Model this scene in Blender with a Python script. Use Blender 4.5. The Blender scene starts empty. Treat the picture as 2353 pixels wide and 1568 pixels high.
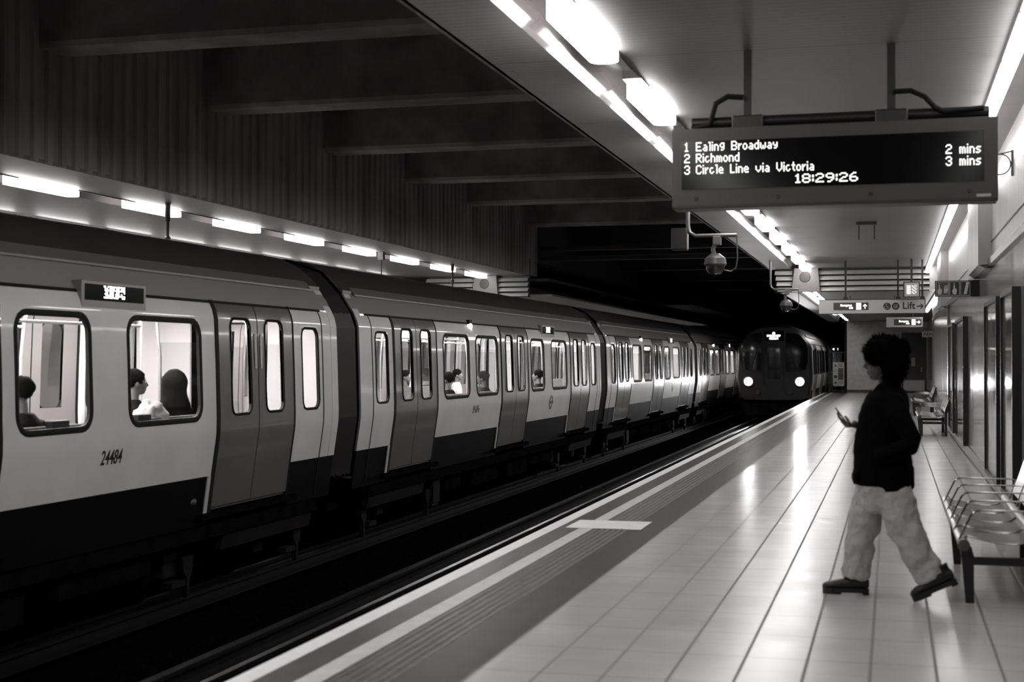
import bpy, bmesh, math, random
from math import sin, cos, pi, radians, sqrt
from mathutils import Vector, Matrix, noise
random.seed(7)
sc = bpy.context.scene
col = sc.collection

# ------------------------------------------------------------------ camera, world, exposure
CAMZ = 1.57
YAW = math.atan(873.5 / 3268.0)
PITCH = math.atan(44 * cos(YAW) / 3268.0)
cd = bpy.data.cameras.new('camera')
cd.sensor_width = 36.0
cd.lens = 50.0
cd.clip_end = 400
cam = bpy.data.objects.new('camera', cd)
col.objects.link(cam)
cam.location = (0, 0, CAMZ)
cam.rotation_euler = (pi / 2 + PITCH, 0, YAW)
cd.dof.use_dof = True
cd.dof.focus_distance = 26.0
cd.dof.aperture_fstop = 2.4
sc.camera = cam
w = bpy.data.worlds.new('world')
sc.world = w
w.use_nodes = True
w.node_tree.nodes['Background'].inputs[0].default_value = (0.02, 0.018, 0.018, 1)
w.node_tree.nodes['Background'].inputs[1].default_value = 0.05
vs = sc.view_settings
vs.view_transform = 'Standard'
vs.look = 'None'
vs.gamma = 1
vs.exposure = 1.25
vs.use_curve_mapping = False
sc.cycles.use_denoising = True
sc.cycles.max_bounces = 9
sc.cycles.transparent_max_bounces = 24
sc.cycles.sample_clamp_indirect = 6.0
sc.cycles.caustics_reflective = False
sc.cycles.caustics_refractive = False

# lamp strengths
TUBE = 9.0       # ceiling diffusers of the near canopy
TUBE_FAR = 7.0
WALL_TUBE = 5.0
CARLIGHT = 50.0
HEAD = 25.0


def at(px, X):
    """depth Y along the platform of a point at lateral X that the photo shows in column px"""
    d = 3268.0 * X / (cos(YAW) * (px - 2050.0))
    return (d + X * sin(YAW)) / cos(YAW)


# ------------------------------------------------------------------ materials
def tint(v):
    k = min(1.0, v * 1.6)
    return (v, v * (0.90 + 0.09 * k), v * (0.885 + 0.105 * k), 1)


class N:
    def __init__(s, name):
        s.m = bpy.data.materials.new(name)
        s.m.use_nodes = True
        s.t = s.m.node_tree
        s.t.nodes.clear()
        s.out = s.t.nodes.new('ShaderNodeOutputMaterial')

    def n(s, typ, **kw):
        nd = s.t.nodes.new(typ)
        for k, v in kw.items():
            if k.startswith('_'):
                setattr(nd, k[1:], v)
            else:
                nd.inputs[k.replace('__', ' ')].default_value = v
        return nd

    def l(s, a, b):
        s.t.links.new(a, b)

    def math(s, op, a, b=None, c=None):
        nd = s.t.nodes.new('ShaderNodeMath')
        nd.operation = op
        for i, x in enumerate((a, b, c)):
            if x is None:
                continue
            if hasattr(x, 'is_linked'):
                s.l(x, nd.inputs[i])
            else:
                nd.inputs[i].default_value = x
        return nd.outputs[0]

    def mixc(s, f, a, b):
        nd = s.t.nodes.new('ShaderNodeMix')
        nd.data_type = 'RGBA'
        for i, x in ((0, f), (6, a), (7, b)):
            if hasattr(x, 'is_linked'):
                s.l(x, nd.inputs[i])
            else:
                nd.inputs[i].default_value = x
        return nd.outputs[2]


def mat(name, v, rough=0.6, metal=0.0, var=0.0, scale=4.0, bump=0.0, bscale=40.0, coat=0.0, spec=0.5, stretch=None):
    k = N(name)
    p = k.n('ShaderNodeBsdfPrincipled', Roughness=rough, Metallic=metal)
    p.inputs['Coat Weight'].default_value = coat
    p.inputs['Coat Roughness'].default_value = 0.06
    p.inputs['Specular IOR Level'].default_value = spec
    p.inputs['Base Color'].default_value = tint(v)
    k.l(p.outputs[0], k.out.inputs[0])
    if var or bump:
        tc = k.n('ShaderNodeTexCoord')
        mp = k.n('ShaderNodeMapping')
        if stretch:
            mp.inputs['Scale'].default_value = stretch
        k.l(tc.outputs['Object'], mp.inputs[0])
    if var:
        ns = k.n('ShaderNodeTexNoise', Scale=scale, Detail=5.0)
        k.l(mp.outputs[0], ns.inputs['Vector'])
        f = k.math('MULTIPLY', k.math('SUBTRACT', ns.outputs[0], 0.35), 3.2)
        fn = k.t.nodes.new('ShaderNodeClamp')
        k.l(f, fn.inputs[0])
        c = k.mixc(fn.outputs[0], tint(v * (1 - var)), tint(min(1, v * (1 + var))))
        k.l(c, p.inputs['Base Color'])
        r = k.math('ADD', rough - 0.05 * var * 4, k.math('MULTIPLY', ns.outputs[0], 0.4 * var))
        k.l(r, p.inputs['Roughness'])
    if bump:
        nb = k.n('ShaderNodeTexNoise', Scale=bscale, Detail=4.0)
        k.l(mp.outputs[0], nb.inputs['Vector'])
        b = k.n('ShaderNodeBump', Strength=bump, Distance=0.01)
        k.l(nb.outputs[0], b.inputs['Height'])
        k.l(b.outputs[0], p.inputs['Normal'])
    return k.m


def emit(name, v, strength):
    k = N(name)
    e = k.n('ShaderNodeEmission', Color=(v, v * 0.985, v * 0.97, 1), Strength=strength)
    k.l(e.outputs[0], k.out.inputs[0])
    return k.m


def glass(name, tintv=0.9, refl=0.12, rough=0.03):
    k = N(name)
    t = k.n('ShaderNodeBsdfTransparent', Color=(tintv, tintv, tintv, 1))
    g = k.n('ShaderNodeBsdfGlossy', Roughness=rough, Color=(0.9, 0.9, 0.9, 1))
    lw = k.n('ShaderNodeLayerWeight', Blend=0.25)
    f = k.math('ADD', k.math('MULTIPLY', lw.outputs['Fresnel'], 0.35), refl * 0.1)
    mx = k.t.nodes.new('ShaderNodeMixShader')
    k.l(f, mx.inputs[0])
    k.l(t.outputs[0], mx.inputs[1])
    k.l(g.outputs[0], mx.inputs[2])
    k.l(mx.outputs[0], k.out.inputs[0])
    return k.m


def floor_mat():
    k = N('platform_tiles')
    tc = k.n('ShaderNodeTexCoord')
    sx = k.n('ShaderNodeSeparateXYZ')
    k.l(tc.outputs['Object'], sx.inputs[0])
    X, Y = sx.outputs[0], sx.outputs[1]

    def line(c, off, pitch, wd):
        f = k.math('FRACT', k.math('DIVIDE', k.math('ADD', c, off), pitch))
        return k.math('LESS_THAN', f, wd / pitch)
    lx = line(X, 2.04 + 64 * 0.32, 0.32, 0.017)
    ly = line(Y, 64 * 0.64 + 0.1, 0.64, 0.022)
    ly2 = line(Y, 64 * 0.32 + 0.1, 0.32, 0.018)
    # tile variation
    cb = k.n('ShaderNodeCombineXYZ')
    k.l(k.math('FLOOR', k.math('DIVIDE', k.math('ADD', X, 2.04 + 64 * 0.32), 0.32)), cb.inputs[0])
    k.l(k.math('FLOOR', k.math('DIVIDE', k.math('ADD', Y, 64 * 0.32 + 0.1), 0.32)), cb.inputs[1])
    wn = k.n('ShaderNodeTexWhiteNoise')
    k.l(cb.outputs[0], wn.inputs['Vector'])
    ns = k.n('ShaderNodeTexNoise', Scale=2.2, Detail=6.0)
    k.l(tc.outputs['Object'], ns.inputs['Vector'])
    base = k.mixc(ns.outputs[0], tint(0.46), tint(0.55))
    base = k.mixc(k.math('MULTIPLY', wn.outputs[0], 0.05), base, tint(0.34))
    base = k.mixc(k.math('MULTIPLY', lx, 0.72), base, tint(0.08))
    base = k.mixc(k.math('MULTIPLY', ly, 0.14), base, tint(0.08))
    base = k.mixc(k.math('MULTIPLY', ly2, 0.07), base, tint(0.1))
    p = k.n('ShaderNodeBsdfPrincipled', Roughness=0.2)
    p.inputs['Specular IOR Level'].default_value = 0.38
    k.l(base, p.inputs['Base Color'])
    wr = k.n('ShaderNodeTexWhiteNoise', _noise_dimensions='1D')
    k.l(k.math('FLOOR', k.math('DIVIDE', k.math('ADD', Y, 64 * 0.32 + 0.1), 0.16)), wr.inputs['W'])
    rg = k.math('ADD', 0.17, k.math('MULTIPLY', ns.outputs[0], 0.10))
    rg = k.math('ADD', rg, k.math('MULTIPLY', wr.outputs[0], 0.03))
    rg = k.math('ADD', rg, k.math('MULTIPLY', lx, 0.4))
    k.l(rg, p.inputs['Roughness'])
    k.l(p.outputs[0], k.out.inputs[0])
    return k.m


def ceil_mat(name, v):
    k = N(name)
    tc = k.n('ShaderNodeTexCoord')
    sx = k.n('ShaderNodeSeparateXYZ')
    k.l(tc.outputs['Object'], sx.inputs[0])
    X, Y = sx.outputs[0], sx.outputs[1]
    f = k.math('FRACT', k.math('DIVIDE', k.math('ADD', Y, 60), 0.10))
    l1 = k.math('LESS_THAN', f, 0.14)
    fx = k.math('FRACT', k.math('DIVIDE', k.math('ADD', X, 60.62), 0.9))
    l2 = k.math('LESS_THAN', fx, 0.012)
    fy = k.math('FRACT', k.math('DIVIDE', k.math('ADD', Y, 61.0), 3.0))
    l3 = k.math('LESS_THAN', fy, 0.006)
    ns = k.n('ShaderNodeTexNoise', Scale=1.2, Detail=4.0)
    k.l(tc.outputs['Object'], ns.inputs['Vector'])
    c = k.mixc(ns.outputs[0], tint(v * 0.8), tint(v * 1.15))
    c = k.mixc(k.math('MULTIPLY', l1, 0.45), c, tint(v * 0.35))
    c = k.mixc(k.math('MULTIPLY', k.math('MULTIPLY', l2, l1), 0.8), c, tint(0.02))
    c = k.mixc(k.math('MULTIPLY', l3, 0.8), c, tint(0.03))
    p = k.n('ShaderNodeBsdfPrincipled', Roughness=0.5)
    k.l(c, p.inputs['Base Color'])
    k.l(p.outputs[0], k.out.inputs[0])
    return k.m


def perf_mat():
    k = N('perforated_steel')
    tc = k.n('ShaderNodeTexCoord')
    sx = k.n('ShaderNodeSeparateXYZ')
    k.l(tc.outputs['Object'], sx.inputs[0])
    s = 70.0
    r = k.math('ADD', sx.outputs[0], k.math('MULTIPLY', sx.outputs[2], 0.7))
    a = k.math('SINE', k.math('MULTIPLY', k.math('ADD', r, sx.outputs[1]), s * pi))
    b = k.math('SINE', k.math('MULTIPLY', k.math('SUBTRACT', r, sx.outputs[1]), s * pi))
    hole = k.math('LESS_THAN', k.math('MAXIMUM', k.math('ABSOLUTE', a), k.math('ABSOLUTE', b)), 0.56)
    p = k.n('ShaderNodeBsdfPrincipled', Roughness=0.45, Metallic=0.2)
    p.inputs['Base Color'].default_value = tint(0.045)
    t = k.n('ShaderNodeBsdfTransparent')
    mx = k.t.nodes.new('ShaderNodeMixShader')
    k.l(hole, mx.inputs[0])
    k.l(p.outputs[0], mx.inputs[1])
    k.l(t.outputs[0], mx.inputs[2])
    k.l(mx.outputs[0], k.out.inputs[0])
    return k.m


def wall_mat():
    k = N('wall_enamel_tiles')
    tc = k.n('ShaderNodeTexCoord')
    sx = k.n('ShaderNodeSeparateXYZ')
    k.l(tc.outputs['Object'], sx.inputs[0])
    Y, Z = sx.outputs[1], sx.outputs[2]
    ly = k.math('LESS_THAN', k.math('FRACT', k.math('DIVIDE', k.math('ADD', Y, 60), 0.62)), 0.02)
    lz = k.math('LESS_THAN', k.math('FRACT', k.math('DIVIDE', k.math('ADD', Z, 5.03), 0.93)), 0.008)
    ln = k.math('MAXIMUM', ly, lz)
    ns = k.n('ShaderNodeTexNoise', Scale=1.0, Detail=5.0)
    mp = k.n('ShaderNodeMapping', Scale=(1, 1.6, 0.12))
    k.l(tc.outputs['Object'], mp.inputs[0])
    k.l(mp.outputs[0], ns.inputs['Vector'])
    c = k.mixc(ns.outputs[0], tint(0.16), tint(0.36))
    c = k.mixc(k.math('MULTIPLY', ln, 0.75), c, tint(0.05))
    p = k.n('ShaderNodeBsdfPrincipled', Roughness=0.16)
    k.l(c, p.inputs['Base Color'])
    k.l(k.math('ADD', 0.07, k.math('MULTIPLY', ns.outputs[0], 0.12)), p.inputs['Roughness'])
    k.l(p.outputs[0], k.out.inputs[0])
    return k.m


M = dict(
    tiles=floor_mat(),
    ceil=ceil_mat('slatted_ceiling', 0.15), ceil_low=ceil_mat('slatted_low_ceiling', 0.16),
    trough=mat('gloss_trough', 0.09, 0.07, spec=1.0), endp=mat('trough_end_grey', 0.16, 0.5), farwall=mat('far_wall_panel', 0.34, 0.5), ceil_brightened=ceil_mat('slatted_ceiling_brightened', 0.42),  # last entry: ceiling slats brightened in colour to stand for missing light
    wall=wall_mat(),
    wall_up=mat('upper_wall_panel', 0.30, 0.35, var=0.15, scale=2, stretch=(1, 3, 0.4)),
    brick=mat('painted_end_wall', 0.72, 0.55, var=0.08, scale=6, bump=0.3, bscale=30),
    skirt=mat('skirting', 0.075, 0.25, var=0.2),
    concrete=mat('concrete_dark', 0.22, 0.85, var=0.3, scale=1.5, bump=0.4, bscale=25),
    ribbed=mat('ribbed_concrete', 0.26, 0.9, var=0.3, scale=1.2, bump=0.5, bscale=20, stretch=(1, 1, 0.3)),
    black_void=mat('black_concrete', 0.02, 0.95),  # even near-black colour
    overhead_dark=mat('dark_roof', 0.05, 0.95, var=0.3, scale=1),  # dark mottled colour for roof slab, far beams and pipes
    white_line=mat('white_line', 0.78, 0.5, var=0.05, scale=8),
    dull_line=mat('dull_line', 0.55, 0.5, var=0.08, scale=8),
    dark_strip=mat('dark_strip', 0.06, 0.42, var=0.2, scale=5, spec=0.2),
    tactile=mat('tactile_strip', 0.11, 0.42, var=0.2, scale=8, spec=0.3),
    nosing=mat('edge_nosing', 0.01, 0.7, spec=0),
    ballast=mat('ballast', 0.004, 1.0, spec=0, var=0.5, scale=10, bump=1.0, bscale=60),
    rail=mat('rail_steel', 0.005, 0.6, spec=.1, var=0.3, scale=3),
    railtop=mat('rail_head', 0.10, 0.28, metal=1.0),
    potrail=mat('conductor_rail', 0.005, 0.6, spec=.15),
    body=mat('train_paint_white', 0.62, 0.50, var=0.05, scale=1.5, coat=0.35, spec=.3),
    cant=mat('train_paint_grey', 0.26, 0.38, coat=0.2),
    roof=mat('train_roof_grey', 0.048, 0.42, var=0.12, scale=1.2),
    doorp=mat('train_door_paint', 0.125, 0.33, var=0.06, scale=1.2, coat=0.4),
    skirtp=mat('train_skirt_paint', 0.004, 0.5, spec=.05),
    under=mat('underframe', 0.006, 0.7, spec=0.0, var=0.3, scale=5),
    underl=mat('underframe_light', 0.013, 0.7, spec=.05, var=0.2, scale=5),
    rubber=mat('black_rubber', 0.004, 0.7, spec=.2),
    blackp=mat('black_paint', 0.010, 0.4),
    bellows=mat('bellows', 0.03, 0.35, coat=.4),
    glass=glass('car_glass', 0.88, 0.1),
    glassd=glass('dark_glass', 0.03, 0.35),
    inner=mat('car_lining', 0.45, 0.45),
    innerfl=mat('car_floor', 0.10, 0.5),
    moq=mat('moquette', 0.05, 0.9, var=0.5, scale=40),
    pole=mat('grab_pole', 0.35, 0.25, metal=0.5),
    steel=mat('brushed_steel', 0.30, 0.30, metal=1.0),
    wire=mat('bench_wire', 0.25, 0.2, metal=1.0),
    perf=perf_mat(),
    dgrey=mat('dark_grey_casing', 0.042, 0.5, var=0.08, scale=3),
    led_bg=mat('display_black', 0.004, 0.14, spec=0.12),
    led=emit('led_lit', 1.0, 1.0),
    led2=emit('headcode_lit', 1.0, 2.0),
    signw=mat('sign_white', 0.50, 0.4),
    signlit=emit('sign_lit', 1.0, 1.6),
    signb=mat('sign_black', 0.015, 0.35),
    signg=mat('sign_dark_grey', 0.05, 0.35),
    signm=mat('sign_symbol_grey', 0.42, 0.4),
    tube=emit('tube_light', 1.0, TUBE), tubef=emit('tube_light_far', 1.0, TUBE_FAR), tubew=emit('wall_tube_light', 1.0, WALL_TUBE),
    carl=emit('car_light', 1.0, CARLIGHT), head=emit('headlamp', 1.0, HEAD), lamp=emit('indicator_lamp', 1.0, 12.0),
    metalw=mat('light_housing', 0.5, 0.4),
    skin=mat('skin', 0.085, 0.5), hair=mat('hair', 0.002, 1.0, spec=.05, bump=0.6, bscale=120),
    jacket=mat('jacket_black', 0.003, 0.9, spec=.03, bump=0.35, bscale=30),
    trouser=mat('trousers_pale', 0.40, 0.85, var=0.06, scale=6, bump=0.2, bscale=200),
    boot=mat('boot_black', 0.004, 0.4, bump=0.1), sole=mat('boot_sole', 0.006, 0.6),
    phone=mat('phone_dark', 0.03, 0.2), screen=emit('phone_screen', 0.6, 0.3),
    shirt=mat('shirt_light', 0.55, 0.8), cloth_d=mat('cloth_dark', 0.006, 0.95, spec=.05), cloth_m=mat('cloth_mid', 0.03, 0.85), cloth_l=mat('cloth_light', 0.28, 0.85),
    glassblk=mat('black_glass', 0.004, 0.04, spec=0.8), steelp=mat('galvanised_pipe', 0.10, 0.4, metal=0.5), gutter=mat('gutter_grey', 0.13, 0.4), domeg=mat('smoked_dome', 0.03, 0.1, spec=0.8),
    posterl=mat('poster_pale', 0.25, 0.1, var=0.3, scale=2),
    perfback=mat('bench_back_steel', 0.3, 0.3, metal=0.7),
    figlit=emit('lit_figures', 1.0, .42),
    cab=mat('cab_paint', 0.012, 0.4, var=0.1, spec=.3),
    dark_door=mat('door_dark', 0.055, 0.4, var=0.1), poster=mat('poster_dark', 0.17, 0.08, var=0.4, scale=1.5, spec=0.7),
    frame=mat('poster_frame', 0.008, 0.35),
)


# ------------------------------------------------------------------ mesh helpers
class MB:
    def __init__(s):
        s.v = []
        s.f = []

    def add(s, vs_, fs):
        o = len(s.v)
        s.v += [tuple(p) for p in vs_]
        s.f += [tuple(i + o for i in f) for f in fs]
        return s

    def box(s, x0, x1, y0, y1, z0, z1):
        return s.add([(x0, y0, z0), (x1, y0, z0), (x1, y1, z0), (x0, y1, z0), (x0, y0, z1), (x1, y0, z1), (x1, y1, z1), (x0, y1, z1)],
                     [(0, 3, 2, 1), (4, 5, 6, 7), (0, 1, 5, 4), (1, 2, 6, 5), (2, 3, 7, 6), (3, 0, 4, 7)])

    def prism(s, prof, y0, y1, axis='y'):
        n = len(prof)
        if axis == 'y':
            a = [(x, y0, z) for x, z in prof] + [(x, y1, z) for x, z in prof]
        elif axis == 'x':
            a = [(y0, x, z) for x, z in prof] + [(y1, x, z) for x, z in prof]
        else:
            a = [(x, z, y0) for x, z in prof] + [(x, z, y1) for x, z in prof]
        fs = [(i, (i + 1) % n, n + (i + 1) % n, n + i) for i in range(n)]
        fs += [tuple(range(n))[::-1], tuple(range(n, 2 * n))]
        return s.add(a, fs)

    def rings(s, rings, cap=True, closed=True):
        n = len(rings[0])
        vs_ = [p for r in rings for p in r]
        fs = []
        for k in range(len(rings) - 1):
            for i in range(n if closed else n - 1):
                j = (i + 1) % n
                fs.append((k * n + i, k * n + j, (k + 1) * n + j, (k + 1) * n + i))
        if cap:
            fs.append(tuple(range(n))[::-1])
            fs.append(tuple(range((len(rings) - 1) * n, len(rings) * n)))
        return s.add(vs_, fs)

    def tube(s, pts, r, n=10, cap=True):
        pts = [Vector(p) for p in pts]
        rs = r if isinstance(r, (list, tuple)) else [r] * len(pts)
        out = []
        up = None
        for i, p in enumerate(pts):
            t = (pts[min(i + 1, len(pts) - 1)] - pts[max(i - 1, 0)]).normalized()
            if up is None:
                up = Vector((0, 0, 1)) if abs(t.z) < 0.9 else Vector((1, 0, 0))
            a = t.cross(up)
            if a.length < 1e-4:
                a = t.cross(Vector((0, 1, 0)))
            a.normalize()
            b = t.cross(a).normalized()
            up = -b if b.dot(up) < 0 else b
            rr = rs[i]
            ra, rb = rr if isinstance(rr, (list, tuple)) else (rr, rr)
            out.append([p + a * (cos(2 * pi * q / n) * ra) + up * (sin(2 * pi * q / n) * rb) for q in range(n)])
        return s.rings(out, cap)

    def lathe(s, c, prof, axis='z', n=24):
        """prof: (radius, height) list"""
        out = []
        for r, h in prof:
            ring = []
            for q in range(n):
                a = 2 * pi * q / n
                u, v_ = r * cos(a), r * sin(a)
                if axis == 'z':
                    ring.append((c[0] + u, c[1] + v_, c[2] + h))
                elif axis == 'y':
                    ring.append((c[0] + u, c[1] + h, c[2] + v_))
                else:
                    ring.append((c[0] + h, c[1] + u, c[2] + v_))
            out.append(ring)
        return s.rings(out)

    def ell(s, c, r, nu=20, nv=12, fn=None):
        rings_ = []
        for i in range(1, nv):
            t = pi * i / nv
            ring = []
            for q in range(nu):
                a = 2 * pi * q / nu
                d = Vector((sin(t) * cos(a), sin(t) * sin(a), -cos(t)))
                k = fn(d) if fn else 1.0
                ring.append((c[0] + d.x * r[0] * k, c[1] + d.y * r[1] * k, c[2] + d.z * r[2] * k))
            rings_.append(ring)
        return s.rings(rings_)

    def build(s, name, m, parent=None, smooth=False, bevel=0, loc=None, ang=40):
        me = bpy.data.meshes.new(name)
        me.from_pydata(s.v, [], s.f)
        bm = bmesh.new()
        bm.from_mesh(me)
        bmesh.ops.recalc_face_normals(bm, faces=bm.faces)
        bm.to_mesh(me)
        bm.free()
        if smooth:
            me.polygons.foreach_set('use_smooth', [True] * len(me.polygons))
            me.set_sharp_from_angle(angle=radians(ang))
        me.materials.append(M[m] if isinstance(m, str) else m)
        o = bpy.data.objects.new(name, me)
        col.objects.link(o)
        if parent is not None:
            o.parent = parent
        if loc:
            o.location = loc
        if bevel:
            b = o.modifiers.new('bevel', 'BEVEL')
            b.width = bevel
            b.segments = 2
            b.limit_method = 'ANGLE'
        return o


def tag(o, label=None, cat=None, group=None, kind=None):
    if label: o['label'] = label
    if cat: o['category'] = cat
    if group: o['group'] = group
    if kind: o['kind'] = kind
    return o


def empty(name, loc=(0, 0, 0), rz=0.0):
    o = bpy.data.objects.new(name, None)
    o.empty_display_size = 0.2
    col.objects.link(o)
    o.location = loc
    o.rotation_euler = (0, 0, rz)
    return o


def copy_tree(o, parent=None):
    c = o.copy()
    col.objects.link(c)
    c.parent = parent
    for ch in list(o.children):
        copy_tree(ch, c)
    return c


def struct(mb, name, m, **kw):
    o = mb.build(name, m, **kw)
    o['kind'] = 'structure'
    return o


def text_mb(s, size, ex=0.002, bold=0.0, align='CENTER', shear=0.0, sx=1.0):
    """letters as a mesh in local x (right) / z (up), facing -y"""
    cu = bpy.data.curves.new('t', 'FONT')
    cu.body = s
    cu.size = size
    cu.align_x = align
    cu.align_y = 'CENTER'
    cu.extrude = ex
    cu.offset = bold
    cu.shear = shear
    cu.resolution_u = 4
    ob = bpy.data.objects.new('t', cu)
    col.objects.link(ob)
    bpy.context.view_layer.update()
    me = bpy.data.meshes.new_from_object(ob.evaluated_get(bpy.context.evaluated_depsgraph_get()))
    mb = MB()
    mb.add([(v.co.x * sx, -v.co.z, v.co.y) for v in me.vertices], [tuple(p.vertices) for p in me.polygons])
    bpy.data.objects.remove(ob)
    bpy.data.curves.remove(cu)
    bpy.data.meshes.remove(me)
    return mb


def shift(mb, dx=0, dy=0, dz=0, fn=None):
    mb.v = [(fn(p) if fn else (p[0] + dx, p[1] + dy, p[2] + dz)) for p in mb.v]
    return mb


# ------------------------------------------------------------------ constants of the place
EDGE = -3.14            # near platform edge
WALLX = 1.19
CZ = 3.95               # high ceiling
LZ = 3.35               # low ceiling
YB = 38.2               # bulkhead of the near canopy
YE = 69.2               # end wall
FE = -9.80              # far platform edge
FWX = -14.15
RAILZ = -0.95

# ------------------------------------------------------------------ large structure
struct(MB().box(-2.04, 1.155, -8, YE, -0.03, 0.0), 'floor', 'tiles')
struct(MB().box(EDGE + 0.02, 1.6, -8, YE + 8, -1.2, -0.031), 'floor', 'concrete')
struct(MB().box(1.155, 1.6, 44, YE, -0.03, 0.0), 'floor', 'tiles')
# edge zone: white line, dark strip, second line, ribbed tactile strip, dark strip
struct(MB().box(EDGE, EDGE + 0.12, -8, YE, -0.05, 0.001), 'trim_1', 'white_line')
struct(MB().box(EDGE + 0.12, -2.82, -8, YE, -0.03, 0.0), 'trim_2', 'dark_strip')
struct(MB().box(-2.82, -2.69, -8, YE, -0.03, 0.0), 'trim_3', 'dull_line')
tb = MB()
tb.box(-2.69, -2.36, -8, YE, -0.03, -0.004)
for i in range(6):
    x = -2.675 + i * 0.055
    tb.prism([(x, -0.004), (x + 0.035, -0.004), (x + 0.029, 0.002), (x + 0.006, 0.002)], -8, YE)
struct(tb, 'trim_4', 'tactile')
struct(MB().box(-2.36, -2.04, -8, YE, -0.03, 0.0), 'trim_5', 'dark_strip')
struct(MB().box(EDGE, EDGE + 0.03, -8, YE, -1.0, -0.05), 'trim_6', 'nosing')
bar = MB().box(-2.95, -2.24, 12.97, 13.62, 0.0012, 0.0035)
tag(bar.build('platform_marking', 'white_line'), 'broad white painted block across the edge lines of the platform', 'floor marking')

# track bed
struct(MB().box(FE, EDGE, -8, 110, -1.35, -1.15), 'ground', 'ballast')
gr = MB()
for i in range(3200):
    y = 3 + 30 * random.random() ** 1.3
    x = random.uniform(-6.5, -5.5)
    r = random.uniform(0.02, 0.05)
    a = random.random() * 6
    gr.add([(x + r * cos(a + q * 1.57) * random.uniform(.6, 1.2), y + r * sin(a + q * 1.57) * random.uniform(.6, 1.2), -1.15) for q in range(4)] +
           [(x + random.uniform(-.3, .3) * r, y, -1.15 + r * random.uniform(.5, 1.1))], [(0, 1, 4), (1, 2, 4), (2, 3, 4), (3, 0, 4)])
tag(gr.build('ballast_gravel', 'ballast'), 'loose dark gravel between the two tracks', 'gravel', kind='stuff')


def rail(x, z0, h, wd, name, label, m='rail', top='railtop', cat='rail', grp=None):
    p = [(x - wd * .9, z0), (x + wd * .9, z0), (x + wd * .9, z0 + .02), (x + wd * .2, z0 + .04), (x + wd * .2, z0 + h * .7), (x + wd * .5, z0 + h * .78),
         (x + wd * .5, z0 + h), (x - wd * .5, z0 + h), (x - wd * .5, z0 + h * .78), (x - wd * .2, z0 + h * .7), (x - wd * .2, z0 + .04), (x - wd * .9, z0 + .02)]
    r = MB().prism(p, -8, 108).build(name, m)
    tag(r, label, cat, grp)
    MB().box(x - wd * .42, x + wd * .42, -8, 108, z0 + h, z0 + h + 0.004).build('rail_head', top, r)
    return r


NT, FT = -4.50, -8.32
rail(NT + .72, -1.13, .17, .075, 'running_rail', 'running rail of the near track closest to the platform edge')
rail(NT - .72, -1.13, .17, .075, 'running_rail', 'running rail of the near track on its far side, beside the gravel')
rail(FT + .72, -1.13, .17, .075, 'running_rail', 'running rail under the platform-side wheels of the standing train')
rail(NT, -1.08, .10, .10, 'conductor_rail', 'low conductor rail down the middle of the near track', 'potrail', 'rail')
rail(NT - 1.08, -1.08, .16, .10, 'conductor_rail', 'raised outer conductor rail between the near track and the gravel', 'potrail', 'rail')
rail(FT + 1.08, -1.08, .16, .10, 'conductor_rail', 'outer conductor rail beside the standing train', 'potrail', 'rail')
cb = MB()
for k in range(3):
    cb.tube([(-3.24, y, -0.42 - 0.09 * k + 0.02 * sin(y * 1.3)) for y in range(-4, 66, 2)], 0.022, 8)
tag(cb.build('cable_run', 'under', smooth=True), 'dark cables clipped along the track face of the platform', 'cable run')
ci = MB()
for y in range(2, 64, 3):
    ci.box(NT - 1.15, NT + .9, y, y + .22, -1.16, -1.125)
tag(ci.build('sleepers', 'under'), 'dark sleepers set in the bed of the near track', 'sleepers', kind='stuff')

# ceilings: high canopies, each with a light trough (sloped glossy side, top, lip)
def canopy(x0, x1, ax, y0, y1, z, m, fascia=None):
    struct(MB().box(x0, ax, y0, y1, z, z + .05), 'ceiling', 'ceil_brightened' if fascia == -3.13 else m)  # near canopy edge gets slats coloured lighter in place of lamp light
    struct(MB().box(ax + .53, x1, y0, y1, z, z + .05), 'ceiling', m)
    struct(MB().prism([(ax, z), (ax + .155, z + .33), (ax + .14, z + .34), (ax - .02, z + .01)], y0, y1), 'trim_7', 'trough')
    struct(MB().box(ax + .14, ax + .55, y0, y1, z + .33, z + .37), 'trim_8', 'trough')
    struct(MB().box(ax + .515, ax + .53, y0, y1, z - .015, z + .33), 'trim_9', 'trough')
    struct(MB().box(x0, x1 - .1, y0, y1, z + .42, z + .5), 'ceiling', 'black_void')  # unseen cover added on top so trough light does not leak
    if fascia is not None:
        struct(MB().box(fascia - .03, fascia + .03, y0, y1, z + .0, z + .5), 'trim_10', 'concrete')


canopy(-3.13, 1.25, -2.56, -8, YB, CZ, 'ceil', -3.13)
canopy(FWX, -9.955, -11.54, -8, 39.2, CZ, 'ceil', None)
canopy(-2.9, 1.75, -2.42, YB, YE, LZ, 'ceil_low', -2.88)
canopy(FWX, -9.3, -11.0, 39.2, 75, LZ + .02, 'ceil_low', None)

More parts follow.
